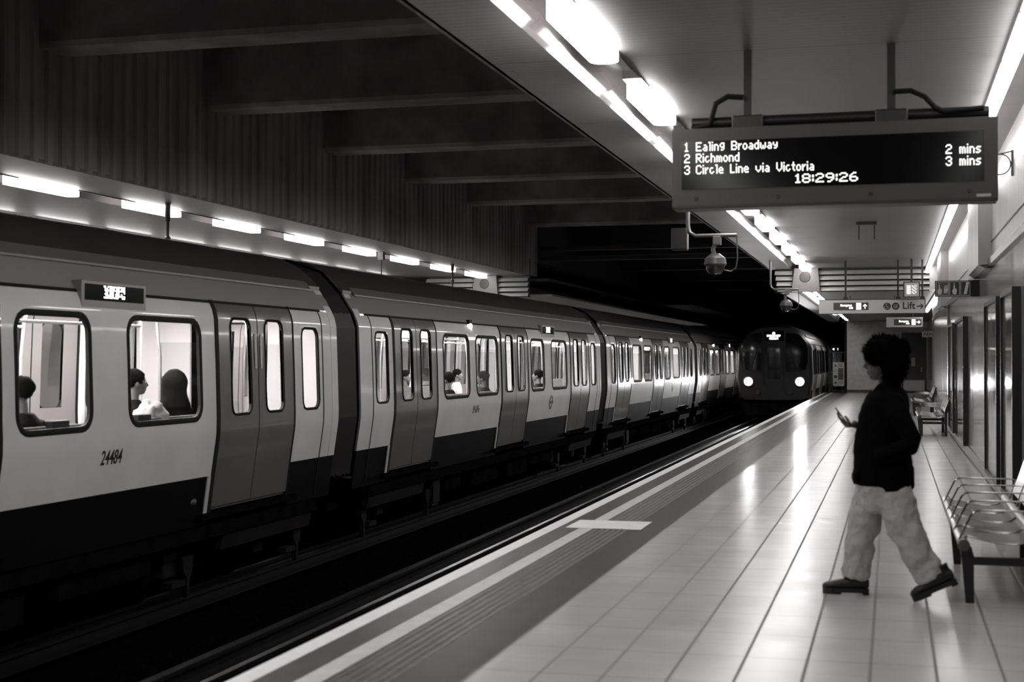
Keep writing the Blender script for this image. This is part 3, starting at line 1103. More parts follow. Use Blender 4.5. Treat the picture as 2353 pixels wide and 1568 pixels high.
for s_ in (-1, 1):
    ws = [(s_ * x, z) for x, z in ((.46, 1.08), (1.22, 1.16), (1.31, 1.5), (1.30, 2.0), (1.22, 2.28), (1.05, 2.48), (.80, 2.60), (.46, 2.62))]
    front_panel(ws, 'windscreen', 'glassblk', .014)
    wp = MB().tube([(s_ * .9, FY - .03, 1.15), (s_ * .75, FY - .035, 1.6), (s_ * .62, FY - .03, 2.1)], .014, 6)
    wp.build('wiper', 'rubber', FC)
    MB().lathe((s_ * 1.0, FY, .70), [(.001, .02), (.24, .02), (.24, -.02), (.19, -.035), (.17, -.02), (.001, -.015)], 'y').build('lamp_bezel', 'cab', FC, smooth=True)
    hl = MB().lathe((s_ * 1.0, FY, .70), [(.001, -.05), (.09, -.046), (.155, -.03), (.16, -.01), (.001, -.005)], 'y').build('headlamp', 'head', FC, smooth=True)
    MB().lathe((s_ * .62, FY, .25), [(.001, -.05), (.07, -.05), (.085, -.03), (.09, .0), (.001, .01)], 'y').build('tail_lamp', 'signb', FC, smooth=True)
    ld = bpy.data.lights.new('headlamp_beam', 'SPOT')
    ld.energy = 170
    ld.spot_size = radians(75)
    ld.spot_blend = 1.0
    ld.shadow_soft_size = .15
    lo = bpy.data.objects.new('headlamp_beam', ld)
    col.objects.link(lo)
    lo.location = (NT + s_ * 1.0, 57.3 + 8.1 + FY - .14, .70)
    lo.rotation_euler = (pi / 2 - .03, 0, pi)
front_panel([(-.36, .62), (.36, .62), (.36, 2.22), (-.36, 2.22)], 'cab_door', 'cab', .02)
front_panel([(-.25, .80), (.25, .80), (.25, 2.04), (-.25, 2.04)], 'door_window', 'glassblk', .026)
for s_ in (-1, 1):
    front_panel([(s_ * .40, .55), (s_ * .44, .55), (s_ * .44, 2.72), (s_ * .40, 2.72)], 'grab_rail', 'cab', .03)
dp = front_panel([(-.41, 2.30), (.41, 2.30), (.40, 2.70), (-.40, 2.70)], 'destination_panel', 'led_bg', .03)
random.seed(9)
for (hw, z) in ((.055, 2.61), (.27, 2.505), (.18, 2.395)):
    # illegible rows of lit dots, as blurred as in the photo
    q = MB()
    n_ = int(hw * 2 / .022)
    for i_ in range(n_):
        for j_ in range(4):
            if random.random() < .82:
                x_ = -hw + i_ * .022
                q.box(x_, x_ + .019, FY - .034, FY - .030, z - .04 + j_ * .021, z - .022 + j_ * .021)
    q.build('display_text', 'led2', dp)
MB().prism([(-1.25, -.12), (1.25, -.12), (1.1, -.62), (-1.1, -.62)], FY + .1, FY + .35).build('cab_valance', 'under', FC)
MB().lathe((0, FY + .1, -.32), [(.001, -.3), (.16, -.3), (.16, -.22), (.10, -.2), (.10, 0), (.001, 0)], 'y').build('coupler', 'under', FC, smooth=True)
SC2 = copy_tree(cars[4])
SC2.location = (NT, 57.3 + 8.1 + 17.0, 0)
SC2['label'] = 'following car of the arriving train, in the dark of the tunnel'
if 'group' in SC2: del SC2['group']
FC['label'] = 'cab car of the arriving train with two glaring headlamps and lit destination panel'

# ------------------------------------------------------------------ departure board
F57 = {
 '0': "01110 10001 10011 10101 11001 10001 01110", '1': "010 110 010 010 010 010 111", '2': "01110 10001 00001 00110 01000 10000 11111",
 '3': "01110 10001 00001 00110 00001 10001 01110", '5': "11111 10000 11110 00001 00001 10001 01110", '6': "00110 01000 10000 11110 10001 10001 01110",
 '8': "01110 10001 10001 01110 10001 10001 01110", '9': "01110 10001 10001 01111 00001 00010 01100", ':': "0 1 1 0 1 1 0", ' ': "000 000 000 000 000 000 000",
 'E': "11111 10000 10000 11110 10000 10000 11111", 'B': "11110 10001 10001 11110 10001 10001 11110", 'R': "11110 10001 10001 11110 10100 10010 10001",
 'C': "01110 10001 10000 10000 10000 10001 01110", 'V': "10001 10001 10001 10001 10001 01010 00100", 'L': "1000 1000 1000 1000 1000 1000 1111",
 'a': "0000 0000 0110 0001 0111 1001 0111", 'l': "11 01 01 01 01 01 01", 'i': "1 0 1 1 1 1 1", 'n': "0000 0000 1110 1001 1001 1001 1001", 'g': "0000 0111 1001 1001 0111 0001 0110",
 'r': "000 000 101 110 100 100 100", 'o': "0000 0000 0110 1001 1001 1001 0110", 'd': "0001 0001 0111 1001 1001 1001 0111", 'w': "00000 00000 10001 10001 10101 10101 01010",
 'y': "0000 0000 1001 1001 0111 0001 0110", 'c': "0000 0000 0110 1000 1000 1001 0110", 'h': "1000 1000 1110 1001 1001 1001 1001", 'm': "00000 00000 11010 10101 10101 10101 10101",
 'e': "0000 0000 0110 1001 1111 1000 0111", 'v': "00000 00000 10001 10001 10001 01010 00100", 't': "010 010 111 010 010 010 001", 's': "0000 0000 0111 1000 0110 0001 1110"}


def dots(s, x, y, z, px=.0078, pz=.0092, bold=1, right=False):
    wd = sum((len(F57[c].split()[0]) * bold + 1 + (c == ' ')) for c in s)
    if right:
        x -= wd * px
    mb = MB()
    for c in s:
        rows = F57[c].split()
        for j, r in enumerate(rows):
            for i, b in enumerate(r):
                if b == '1':
                    xx = x + i * px * bold
                    zz = z + (3 - j) * pz
                    mb.box(xx, xx + px * bold * .9, y - .001, y + .002, zz - pz * .43, zz + pz * .43)
        x += (len(rows[0]) * bold + bold + (c == ' ')) * px
    return mb


DB = empty('departure_board', (-.44, 10.97, 2.73))
tag(DB, 'dark hanging departure board listing next trains and the time', 'departure board')


def dbx(x0, x1, y0, y1, z0, z1):
    return MB().box(x0 + .44, x1 + .44, y0 - 10.97, y1 - 10.97, z0 - 2.73, z1 - 2.73)


YF = 10.90
q = MB()
prf = [(YF, 2.745), (YF + .02, 2.73), (YF + .26, 2.73), (YF + .28, 2.745), (YF + .28, 3.345), (YF, 3.345)]
q.prism([(y - 10.97, z - 2.73) for y, z in prf], -1.635 + .44, .75 + .44, axis='x')
q.build('casing', 'dgrey', DB, bevel=.006)
dbx(-1.56, .655, YF - .004, YF + .01, 2.875, 3.245).build('display_window', 'led_bg', DB)
dbx(-1.62, .735, YF - .003, YF + .27, 2.735, 2.752).build('bottom_trim', 'blackp', DB)
dd = MB()
ROW = [3.203, 3.115, 3.027, 2.935]
Y0 = YF - .0055
for s_, x, z in (('1', -1.535, ROW[0]), ('Ealing Broadway', -1.45, ROW[0]), ('2', -1.54, ROW[1]), ('Richmond', -1.45, ROW[1]), ('3', -1.54, ROW[2]), ('Circle Line via Victoria', -1.45, ROW[2])):
    d = dots(s_, x, Y0, z, px=.0087, pz=.0100)
    dd.add(d.v, d.f)
d = dots('2 mins', .640, Y0, ROW[1], px=.0088, pz=.010, right=True)
dd.add(d.v, d.f)
d = dots('3 mins', .640, Y0, ROW[2], px=.0088, pz=.010, right=True)
dd.add(d.v, d.f)
d = dots('18:29:26', -.70, Y0, ROW[3], px=.0062, pz=.0098, bold=2)
dd.add(d.v, d.f)
dd.v = [(x + .44, y - 10.97, z - 2.73) for x, y, z in dd.v]
dd.build('display_text', 'led', DB)
for x in (-1.45, -.83, -.15, .55):
    MB().lathe((x + .44, YF - 10.97, .075), [(.001, -.006), (.013, -.006), (.016, 0), (.001, 0)], 'y', 10).build('screw', 'blackp', DB)
MB().box(.60 + .44, .70 + .44, YF - 10.975, YF - 10.965, .03, .05).build('maker_plate', 'signm', DB)
q = MB().tube([(-1.50 + .44, .10, .68), (.70 + .44, .10, .68)], .042, 14)
q.build('hanger_bar', 'blackp', DB, smooth=True)
for x in (-1.07, 0.0):
    MB().box(x + .44 - .03, x + .44 + .03, .07, .13, .70, CZ - 2.73).build('hanger_pole', 'blackp', DB)
    MB().box(x + .44 - .12, x + .44 + .12, .03, .17, .615, .72).build('clamp', 'blackp', DB, bevel=.01)
MB().tube([(-1.10 + .44, .05, .86), (-1.22 + .44, .04, .87), (-1.31 + .44, .04, .82), (-1.34 + .44, .04, .72), (-1.36 + .44, .05, .66), (-1.5 + .44, .05, .63)], .022, 8).build('cable', 'rubber', DB, smooth=True)
MB().tube([(.02 + .44, .05, .85), (.14 + .44, .04, .85), (.24 + .44, .04, .80), (.31 + .44, .04, .72), (.38 + .44, .04, .68), (.66 + .44, .05, .70)], .020, 8).build('cable', 'rubber', DB, smooth=True)

# flat round hoop bracket on the wall by the board
HB = empty('hoop_bracket', (WALLX, 14.9 / cos(YAW) * .985, 3.55))
tag(HB, 'thin metal hoop on a bracket sticking out of the wall beside the departure board', 'bracket')
mb = MB()
mb.tube([(-.13 + .105 * cos(a * pi / 12), 0, .105 * sin(a * pi / 12)) for a in range(25)], .007, 6)
mb.build('hoop', 'dgrey', HB, smooth=True)
MB().box(-.02, 0.0, -.02, .02, -.12, .14).build('back_plate', 'dgrey', HB)
MB().tube([(-.13, 0, .105), (-.01, 0, .13)], .007, 6).build('stay', 'dgrey', HB)

# ------------------------------------------------------------------ hanging signs
LS = empty('lift_sign', (-.475, 35.2, 2.675))
tag(LS, 'long white hanging sign pointing right to the lift, with emergency exit panel', 'sign')
W2 = 1.235
MB().box(-W2, W2, 0, .12, 0, .335).build('sign_box', 'signw', LS, bevel=.006)
for (a, b, c, d) in ((-W2, W2, .33, .345), (W2 - .004, W2 + .012, 0, .345), (-W2, W2, -.008, .004)):
    MB().box(a, b, -.006, .126, c, d).build('sign_edge', 'blackp', LS)


def mk(mb, name, m, parent, x, y, z):
    return shift(mb, x, y, z).build(name, m, parent)


def disc(x, z, r, y, m, name, parent, n=28):
    return MB().prism([(x + r * cos(2 * pi * q / n), z + r * sin(2 * pi * q / n)) for q in range(n)], y - .003, y + .002, axis='y').build(name, m, parent)


def arrow(mb, x, z, s, y, up=False):
    pts = [(-.5, -.1), (.18, -.1), (-.08, -.38), (.12, -.38), (.5, 0), (.12, .38), (-.08, .38), (.18, .1), (-.5, .1)]
    if up:
        pts = [(-b, a) for a, b in pts]
    mb.prism([(x + a * s, z + b * s) for a, b in pts], y - .003, y + .001, axis='y')


mk(text_mb('Lift', .23, .001, .004), 'lettering', 'signb', LS, .86, -.003, .175)
ar = MB()
arrow(ar, 1.125, .165, .16, -.002)
ar.build('arrow', 'signb', LS)
e1 = disc(.36, .17, .088, -.002, 'signb', 'step_free_emblem', LS)
e2 = disc(.56, .17, .088, -.002, 'signb', 'lift_emblem', LS)
wc = MB()
wc.prism([(.345 + .013 * cos(a), .225 + .013 * sin(a)) for a in [k * pi / 5 for k in range(10)]], -.008, -.004, axis='y')
wc.tube([(.345, -.007, .21), (.35, -.007, .165), (.385, -.007, .16), (.40, -.007, .125)], .007, 6)
wc.tube([(.335 + .038 * cos(a), -.007, .145 + .038 * sin(a)) for a in [pi * .7 + k * pi / 8 for k in range(11)]], .006, 6)
wc.build('wheelchair_symbol', 'signw', e1)
lf = MB()
lf.tube([(.52, -.007, .13), (.60, -.007, .13), (.60, -.007, .215), (.52, -.007, .215), (.52, -.007, .13)], .005, 6)
lf.prism([(.548 + .01 * cos(a), .185 + .01 * sin(a)) for a in [k * pi / 5 for k in range(10)]], -.008, -.004, axis='y')
lf.box(.540, .556, -.008, -.004, .14, .172)
lf.box(.572, .588, -.008, -.004, .14, .19)
lf.build('lift_symbol', 'signm', e2)
ep = MB().box(-.89, -.07, -.005, .0, .085, .265).build('exit_panel', 'signg', LS)


def exit_panel(parent, x0, z0, w_, h_, y, up):
    t = text_mb('Emergency', h_ * .40, .001, .003, sx=.85)
    mk(t, 'lettering', 'signlit', parent, x0 + w_ * .36, y, z0 + h_ * .64)
    t = text_mb('exit', h_ * .40, .001, .003, sx=.85)
    mk(t, 'lettering', 'signlit', parent, x0 + w_ * .50, y, z0 + h_ * .30)
    MB().box(x0 + w_ * .65, x0 + w_ * .79, y - .002, y, z0 + h_ * .06, z0 + h_ * .94).build('doorway_symbol', 'signlit', parent)
    rn = MB()
    cx, cz = x0 + w_ * .72, z0 + h_ * .5
    rn.tube([(cx - .01, y - .004, cz + h_ * .12), (cx + .005, y - .004, cz - h_ * .05), (cx + .03, y - .004, cz - h_ * .3)], .007, 6)
    rn.tube([(cx + .005, y - .004, cz - h_ * .05), (cx - .03, y - .004, cz - h_ * .28)], .007, 6)
    rn.tube([(cx - .035, y - .004, cz), (cx, y - .004, cz + h_ * .1), (cx + .035, y - .004, cz)], .006, 6)
    rn.build('running_figure', 'signg', parent)
    a = MB()
    arrow(a, x0 + w_ * .90, z0 + h_ * .5, h_ * .62, y, up)
    a.build('arrow', 'signlit', parent)


exit_panel(LS, -.89, .085, .82, .18, -.006, True)
for x in (-.605, .615, 1.175):
    MB().box(x - .022, x + .022, .03, .08, .34, CZ - 2.675).build('hanger_pole', 'blackp', LS)
    MB().box(x - .05, x + .05, .02, .09, .34, .40).build('clamp', 'blackp', LS)
for x in (-.50, .54):
    MB().box(x - .01, x + .01, .03, .06, .34, .43).build('cable_gland', 'blackp', LS)

PS = empty('platform_number_sign', (.45, 34.9, 3.04))
tag(PS, 'small square lit box sign on a pole above the lift sign', 'lit sign')
MB().box(-.19, .19, 0, .12, 0, .37).build('sign_frame', 'blackp', PS)
MB().box(-.165, .165, -.005, .005, .022, .348).build('lit_face', 'signm', PS)
q = MB()
random.seed(3)
for (xa, xb) in ((-.115, -.02), (.0, .115)):
    for j in range(9):
        for i in range(4):
            if xa < -.05 or (i + j) % 3:
                x = xa + (xb - xa) * i / 4
                q.box(x, x + .0245, -.009, -.005, .075 + j * .024, .095 + j * .024)
q.build('lit_figures', 'figlit', PS)
MB().box(-.025, .025, .03, .08, .37, CZ - 3.04).build('hanger_pole', 'blackp', PS)

ES = empty('emergency_exit_sign', (.39, 47.6, 2.615))
tag(ES, 'small white hanging emergency exit sign below and beyond the lift sign', 'sign')
MB().box(-.57, .57, 0, .1, 0, .32).build('sign_box', 'signw', ES, bevel=.006)
MB().box(-.33, .52, -.004, 0, .06, .26).build('exit_panel', 'signg', ES)
exit_panel(ES, -.33, .06, .85, .20, -.006, False)
for x in (-.28, .26):
    MB().box(x - .02, x + .02, .02, .08, .32, LZ - 2.615).build('hanger_pole', 'blackp', ES)

HS = empty('help_point_sign', (WALLX, 20.1 / cos(YAW) + .2, 2.46))
tag(HS, 'dark projecting wall sign with two pointing hands and a letter i', 'sign')
MB().box(-.60, 0, 0, .06, 0, .225).build('sign_plate', 'signb', HS)
MB().box(-.10, 0, -.01, .07, -.005, .23).build('wall_bracket', 'blackp', HS)
q = MB()
for (a, b) in ((-.585, -.415), (-.405, -.265), (-.255, -.125)):
    for (x0, x1, z0, z1) in ((a, b, .012, .018), (a, b, .207, .213), (a, a + .006, .012, .213), (b - .006, b, .012, .213)):
        q.box(x0, x1, -.005, 0, z0, z1)
q.build('sign_border', 'signm', HS)
q = MB()
q.box(-.58, -.42, -.002, 0, .018, .207)
q.build('fire_panel', 'signg', HS)
for hx in (-.54, -.338):
    q = MB()
    q.prism([(hx - .02, .03), (hx + .025, .03), (hx + .032, .075), (hx + .028, .11), (hx + .008, .112), (hx + .004, .165), (hx - .010, .165), (hx - .012, .105), (hx - .03, .09)], -.006, -.002, axis='y')
    q.prism([(hx - .004 + .009 * cos(k * .9), .182 + .009 * sin(k * .9)) for k in range(7)], -.006, -.002, axis='y')
    q.build('hand_symbol', 'signm', HS)
q = MB()
for k in range(3):
    x = -.482 + k * .018
    q.prism([(x, .04), (x + .012, .05), (x + .022, .10), (x + .016, .12), (x + .024, .17), (x + .008, .14), (x + .004, .10)], -.006, -.002, axis='y')
q.build('flame_symbol', 'signm', HS)
mk(text_mb('i', .24, .001, .010, shear=.2), 'letter_i', 'signm', HS, -.19, -.004, .115)

XS = empty('small_wall_sign', (1.62, 52, 2.36))
tag(XS, 'little black and white strip sign over the far door, beyond the benches', 'sign')
MB().box(-.60, 0, 0, .05, 0, .20).build('sign_plate', 'signw', XS)
q = MB()
random.seed(11)
for k in range(6):
    x = -.55 + k * .088
    q.prism([(x, .03), (x + .02, .03), (x + .045, .10), (x + .06, .03), (x + .07, .17), (x + .045, .17), (x + .02, .1), (x + .01, .17)], -.004, 0, axis='y')
q.build('sign_marks', 'signb', XS)

# ceiling hanger bracket (empty)
CB = empty('empty_hanger', (-.42, 25.4, CZ))
tag(CB, 'empty two-pronged steel hanger on the high ceiling beyond the departure board', 'hanger')
MB().box(-.17, .17, -.12, .12, -.05, 0).build('ceiling_plate', 'blackp', CB)
for s_ in (-1, 1):
    MB().box(s_ * .13 - .010, s_ * .13 + .010, -.02, .02, -.30, -.05).build('prong', 'blackp', CB)

# CCTV domes on crooked pipes
def cctv(x, y, ztop, label, extra=True):
    b = empty('dome_camera', (x, y, 2.84))
    tag(b, label, 'security camera', 'dome cameras on the near canopy edge')
    MB().tube([(-.40, 0, ztop - 2.84), (-.40, 0, .55), (-.38, 0, .46), (-.30, 0, .41), (.26, 0, .41)], .028, 10).build('pipe_arm', 'steelp', b, smooth=True)
    MB().box(-.06, .05, -.05, .05, .28, .40).build('arm_clamp', 'steelp', b, bevel=.01)
    MB().tube([(-.03, 0, .3), (-.06, 0, .22), (-.04, 0, .15)], .03, 8).build('neck', 'steelp', b, smooth=True)
    MB().lathe((-.03, 0, .0), [(.001, .17), (.06, .165), (.14, .10), (.155, .02), (.14, -.0), (.001, 0)], 'z').build('camera_hood', 'steelp', b, smooth=True)
    MB().lathe((-.03, 0, .0), [(.001, .0), (.13, .0), (.12, -.06), (.08, -.11), (.001, -.125)], 'z').build('camera_dome', 'domeg', b, smooth=True)
    MB().tube([(.26, 0, .40), (.27, 0, .1), (.25, 0, -.03), (.18, 0, -.08), (.08, 0, -.06), (.04, 0, .0)], .010, 6).build('cable', 'steelp', b, smooth=True)
    if extra:
        MB().box(-.62, -.40, -.08, .08, .22, .52).build('junction_box', 'blackp', b, bevel=.015)
    return b


cctv(-2.28, 19.3, CZ, 'dome security camera on a crooked pipe just below the departure board')
cctv(-2.42, 34.6, CZ, 'smaller looking dome security camera on a pipe in front of the louvred bulkhead', False)
# hanging poles over the standing train
for k, (x, y, h) in enumerate(((-10.6, 19.45, .75), (-10.6, 33.9, .62))):
    b = empty('hanging_pole_camera', (x, y, CZ - h))
    tag(b, ['black pole with bulges hanging in front of the second far canopy light', 'thin black pole hanging among the last far canopy lights'][k], 'hanging pole', None)
    MB().lathe((0, 0, 0), [(.02, 0), (.02, .12), (.045, .13), (.045, .22), (.025, .24), (.025, .45), (.04, .47), (.04, h - .03), (.05, h - .02), (.05, h)], 'z', 14).build('pole', 'blackp', b, smooth=True)
    MB().lathe((0, 0, 0), [(.001, 0), (.035, 0), (.045, -.06), (.03, -.14), (.001, -.15)], 'z', 14).build('pole_end', 'rubber', b, smooth=True)
hb = empty('hanging_speaker', (-10.9, 29.6, CZ - .5))
tag(hb, 'small dark hanger with thin rod near the far louvres', 'hanger')
MB().box(-.06, .06, -.06, .06, .32, .5).build('ceiling_box', 'blackp', hb)
MB().tube([(0, 0, .32), (0, 0, 0)], .015, 8).build('rod', 'blackp', hb)

# ------------------------------------------------------------------ right wall furniture
def casing(y0, y1, label):
    b = empty('wall_casing', (WALLX, y0, 2.74))
    tag(b, label, 'wall casing', 'pale casings high on the platform wall')
    MB().box(-.16, 0.0, 0, y1 - y0, 0, CZ - 2.74).build('casing_box', 'wall_up', b)
    MB().prism([(-.15, 0), (0, 0), (0, -.045), (-.08, -.045)], .02, y1 - y0 - .02).build('casing_shadow', 'skirt', b)  # dark wedge modelled in place of the shadow beneath the casing
    return b


casing(at(2280, WALLX), at(2280, WALLX) + 2.4, 'pale boxed casing high on the wall just beyond the departure board')
casing(at(2180, WALLX), at(2180, WALLX) + 2.4, 'second pale boxed casing high on the wall behind the pointing hand sign')


def panel(y0, y1, label, dark=False, z1=2.27):
    b = empty('poster_panel', (WALLX, y0, .17))
    tag(b, label, 'poster panel', 'tall framed panels on the platform wall')
    L = y1 - y0
    for (a, c) in ((0, .05), (L - .05, L)):
        MB().box(-.085, 0, a, c, 0, z1 - .17).build('side_frame', 'frame', b)
    MB().box(-.085, 0, .05, L - .05, z1 - .22, z1 - .17).build('top_frame', 'frame', b)
    MB().box(-.085, 0, .05, L - .05, 0, .05).build('bottom_frame', 'frame', b)
    MB().box(-.06, -.005, .05, L - .05, .05, z1 - .22).build('panel_face', 'poster' if dark else 'posterl', b)
    return b


ys = [(at(2347, WALLX) - 2.2, at(2347, WALLX), 'tall dark-framed poster panel at the right edge above the near bench', True),
      (at(2307, WALLX) - .0, at(2277, WALLX), 'tall dark-framed poster panel between the person and the near bench back', True),
      (at(2225, WALLX), at(2205, WALLX), 'tall black-edged panel on the wall beyond the mirror-bright tiles', True),
      (at(2199, WALLX), at(2188, WALLX), 'narrow-looking framed panel on the wall next to the second bench', True)]
panel(at(2347, WALLX), at(2347, WALLX) + 1.55, 'tall dark-framed poster panel at the right edge of the picture, above the near bench', True)
for a, b, l, d in ys[1:]:
    panel(a, b, l, d)
pil = MB().box(WALLX - .035, WALLX, at(2182, WALLX), at(2182, WALLX) + .5, 0.17, 2.72)
tag(pil.build('wall_pilaster', 'skirt'), 'dark upright strip on the wall under the second pale casing', 'pilaster')
# end door, gate, safety board
b = empty('door_1', (.98, YE, 0))
b['kind'] = 'structure'
MB().box(-.56, .56, -.06, .0, 0.0, 2.82).build('door_frame', 'skirt', b)
MB().box(-.50, .50, -.09, -.04, .02, 2.75).build('door_panel', 'dark_door', b)
MB().box(-.48, .48, -.10, -.08, .10, .60).build('kick_plate', 'steel', b)
MB().box(-.12, .06, -.10, -.08, 1.25, 1.65).build('door_notice', 'signm', b)
MB().box(.32, .37, -.13, -.08, 1.0, 1.2).build('door_handle', 'steel', b)
bb = empty('safety_board', (-2.43, 68.4, .32))
tag(bb, 'tall white safety notice board at the platform end, beside the tunnel', 'notice board')
q = MB()
q.prism([(x, z) for x, z in [(p[0], p[1]) for p in rrect(-.26, .26, 0.0, 1.12, .06)]], -.02, .02, axis='y')
q.build('board_face', 'signw', bb)
for x_ in (-.18, .15):
    MB().box(x_, x_ + .03, .02, .05, -.32, 1.0).build('board_post', 'blackp', bb)
for k, (sh) in enumerate((.96, .72, .44, .16)):
    n = 3 if k in (0, 3) else 12
    MB().prism([(-.14 + .085 * cos(2 * pi * i / n + pi / 2), sh + .085 * sin(2 * pi * i / n + pi / 2)) for i in range(n)], -.026, -.018, axis='y').build('hazard_symbol', 'signg' if k != 1 else 'signm', bb)
MB().box(-.02, .22, -.025, -.018, .30, .84).build('text_block', 'skirt', bb)
q = MB()
for k in range(5):
    q.box(-.02, .20, -.025, -.018, 1.05 - k * .035, 1.065 - k * .035)
for k in range(3):
    q.box(-.02, .20, -.025, -.018, .22 - k * .05, .235 - k * .05)
q.build('text_lines', 'signg', bb)
gt = empty('end_gate', (-2.45, 68.6, 0))
tag(gt, 'black barred gate closing off the platform end behind the notice board', 'gate')
MB().box(-.45, -.40, 0, .05, 0, 2.0).build('gate_post', 'blackp', gt)
q = MB()
for k in range(6):
    q.box(-.38 + k * .13, -.365 + k * .13, .01, .03, .1, 1.9)
q.box(-.40, .38, .0, .04, 1.88, 1.93)
q.box(-.40, .38, .0, .04, .08, .12)
q.build('gate_bars', 'blackp', gt)

# ------------------------------------------------------------------ benches
def make_bench():
    b = empty('platform_bench', (0, 0, 0))
    L = 2.95
    MB().tube([(.435, -.10, .393), (.435, L, .393)], .034, 16).build('front_rail', 'steel', b, smooth=True)
    MB().lathe((.435, -.115, .393), [(.001, 0), (.022, 0), (.024, .004), (.036, .004), (.038, .02), (.001, .02)], 'y', 20).build('rail_end_cap', 'steelp', b, smooth=True)
    MB().tube([(.90, -.10, .42), (.90, L, .42)], .03, 16).build('rear_rail', 'steel', b, smooth=True)
    for k in range(4):
        y0 = .03 + k * .645
        y1 = y0 + .585
        pr = [(.42, .40), (.435, .43), (.47, .435), (.55, .415), (.65, .395), (.75, .39), (.82, .40), (.86, .43)]
        rg = [[(x, y, z) for x, z in pr] for y in (y0, y1)]
        s_ = MB()
        s_.rings(rg, cap=False, closed=False)
        so = s_.build('seat', 'perf', b, smooth=True)
        rim = MB().tube([(x, y0, z) for x, z in pr], .006, 6)
        r2 = MB().tube([(x, y1, z) for x, z in pr], .006, 6)
        rim.build('seat_rim', 'wire', so, smooth=True)
        r2.build('seat_rim', 'wire', so, smooth=True)
        bk = [(.93, .50), (.945, .55), (.985, .66), (1.02, .77), (1.03, .79)]
        MB().rings([[(x, y, z) for x, z in bk] + [(x + .008, y, z) for x, z in bk[::-1]] for y in (y0, y1)]).build('backrest', 'perfback', b, smooth=True)
    for k in range(5):
        y = k * .645
        pts = [(.405, y, .40), (.43, y, .46), (.485, y, .575), (.51, y, .60), (.55, y, .605), (.90, y, .605), (.96, y, .60), (.93, y, .50), (.905, y, .43)]
        MB().tube(pts, .0062, 8).build('armrest', 'wire', b, smooth=True)
    for y in (.10, 1.90):
        f = MB()
        f.prism([(.452, 0), (.505, 0), (.505, .30), (.49, .36), (.452, .39), (.42, .38)], y - .028, y + .028)
        f.box(.45, .98, y - .022, y + .022, .245, .295)
        f.prism([(.93, 0), (.985, 0), (.985, .45), (1.06, .80), (1.03, .80), (.93, .46)], y - .028, y + .028)
        f.build('leg_frame', 'blackp', b)
    return b


BN = make_bench()
BN.location = (0, 9.56, 0)
tag(BN, 'wire-armed perforated metal bench cut by the right edge, behind the walking person', 'bench', 'benches along the platform wall')
for (dx, y, l) in ((.10, 30.3, 'metal bench on black legs in the middle distance, seen past the person elbow'), (.13, 41.2, 'farthest metal bench, small, in front of the dark end door')):
    c = copy_tree(BN)
    c.location = (dx, y, 0)
    c['label'] = l


# ------------------------------------------------------------------ people
def fin(mb, name, m, parent, vox=.009, it=4, disp=0.0, dsc=.12):
    o = mb.build(name, m, parent, smooth=True, ang=180)
    r = o.modifiers.new('r', 'REMESH')
    r.mode = 'VOXEL'
    r.voxel_size = vox
    r.use_smooth_shade = True
    s_ = o.modifiers.new('s', 'SMOOTH')
    s_.iterations = it
    s_.factor = .5
    if disp:
        t = bpy.data.textures.new('folds', 'CLOUDS')
        t.noise_scale = dsc
        d = o.modifiers.new('d', 'DISPLACE')
        d.texture = t
        d.strength = disp
        d.texture_coords = 'LOCAL'
    return o


def erings(lst, n=20):
    return MB().rings([[(cx + rx * cos(2 * pi * q / n), cy + ry * sin(2 * pi * q / n), z + (tl * cos(2 * pi * q / n) if tl else 0)) for q in range(n)] for (cx, cy, z, rx, ry, tl) in lst])


def merge(*ms):
    r = MB()
    for m_ in ms:
        r.add(m_.v, m_.f)
    return r


def head(cx, cy, cz, s=1.0):
    """head facing -x"""
    P = lambda x, y, z: (cx + x * s, cy + y * s, cz + z * s)
    R = lambda *a: tuple(v * s for v in a)
    ms = [MB().ell(P(.0, 0, .02), R(.095, .076, .105)), MB().ell(P(-.045, 0, -.035), R(.052, .058, .075)), MB().ell(P(-.055, 0, -.085), R(.036, .038, .028)),
          MB().tube([P(-.085, 0, .03), P(-.102, 0, .005), P(-.118, 0, -.022), P(-.10, 0, -.034)], [.010 * s, .013 * s, .016 * s, .010 * s], 10),
          MB().ell(P(-.092, 0, -.055), R(.014, .024, .008)), MB().ell(P(-.090, 0, -.068), R(.013, .020, .009)),
          MB().ell(P(-.078, -.03, .035), R(.014, .022, .010)), MB().ell(P(-.078, .03, .035), R(.014, .022, .010)),
          MB().ell(P(.01, .078, -.01), R(.020, .010, .032)), MB().ell(P(.01, -.078, -.01), R(.020, .010, .032))]
    return merge(*ms)


def eyes(parent, cx, cy, cz, s=1.0):
    e = merge(*[MB().ell((cx - .082 * s, cy + k * .031 * s, cz + .012 * s), (.011 * s, .013 * s, .009 * s), 12, 8) for k in (-1, 1)])
    e.build('eyes', 'signw', parent, smooth=True)


PW = empty('walking_person', (0, 9.69, 0))
tag(PW, 'person with big dark curly hair, black jacket and wide pale trousers, walking', 'person')
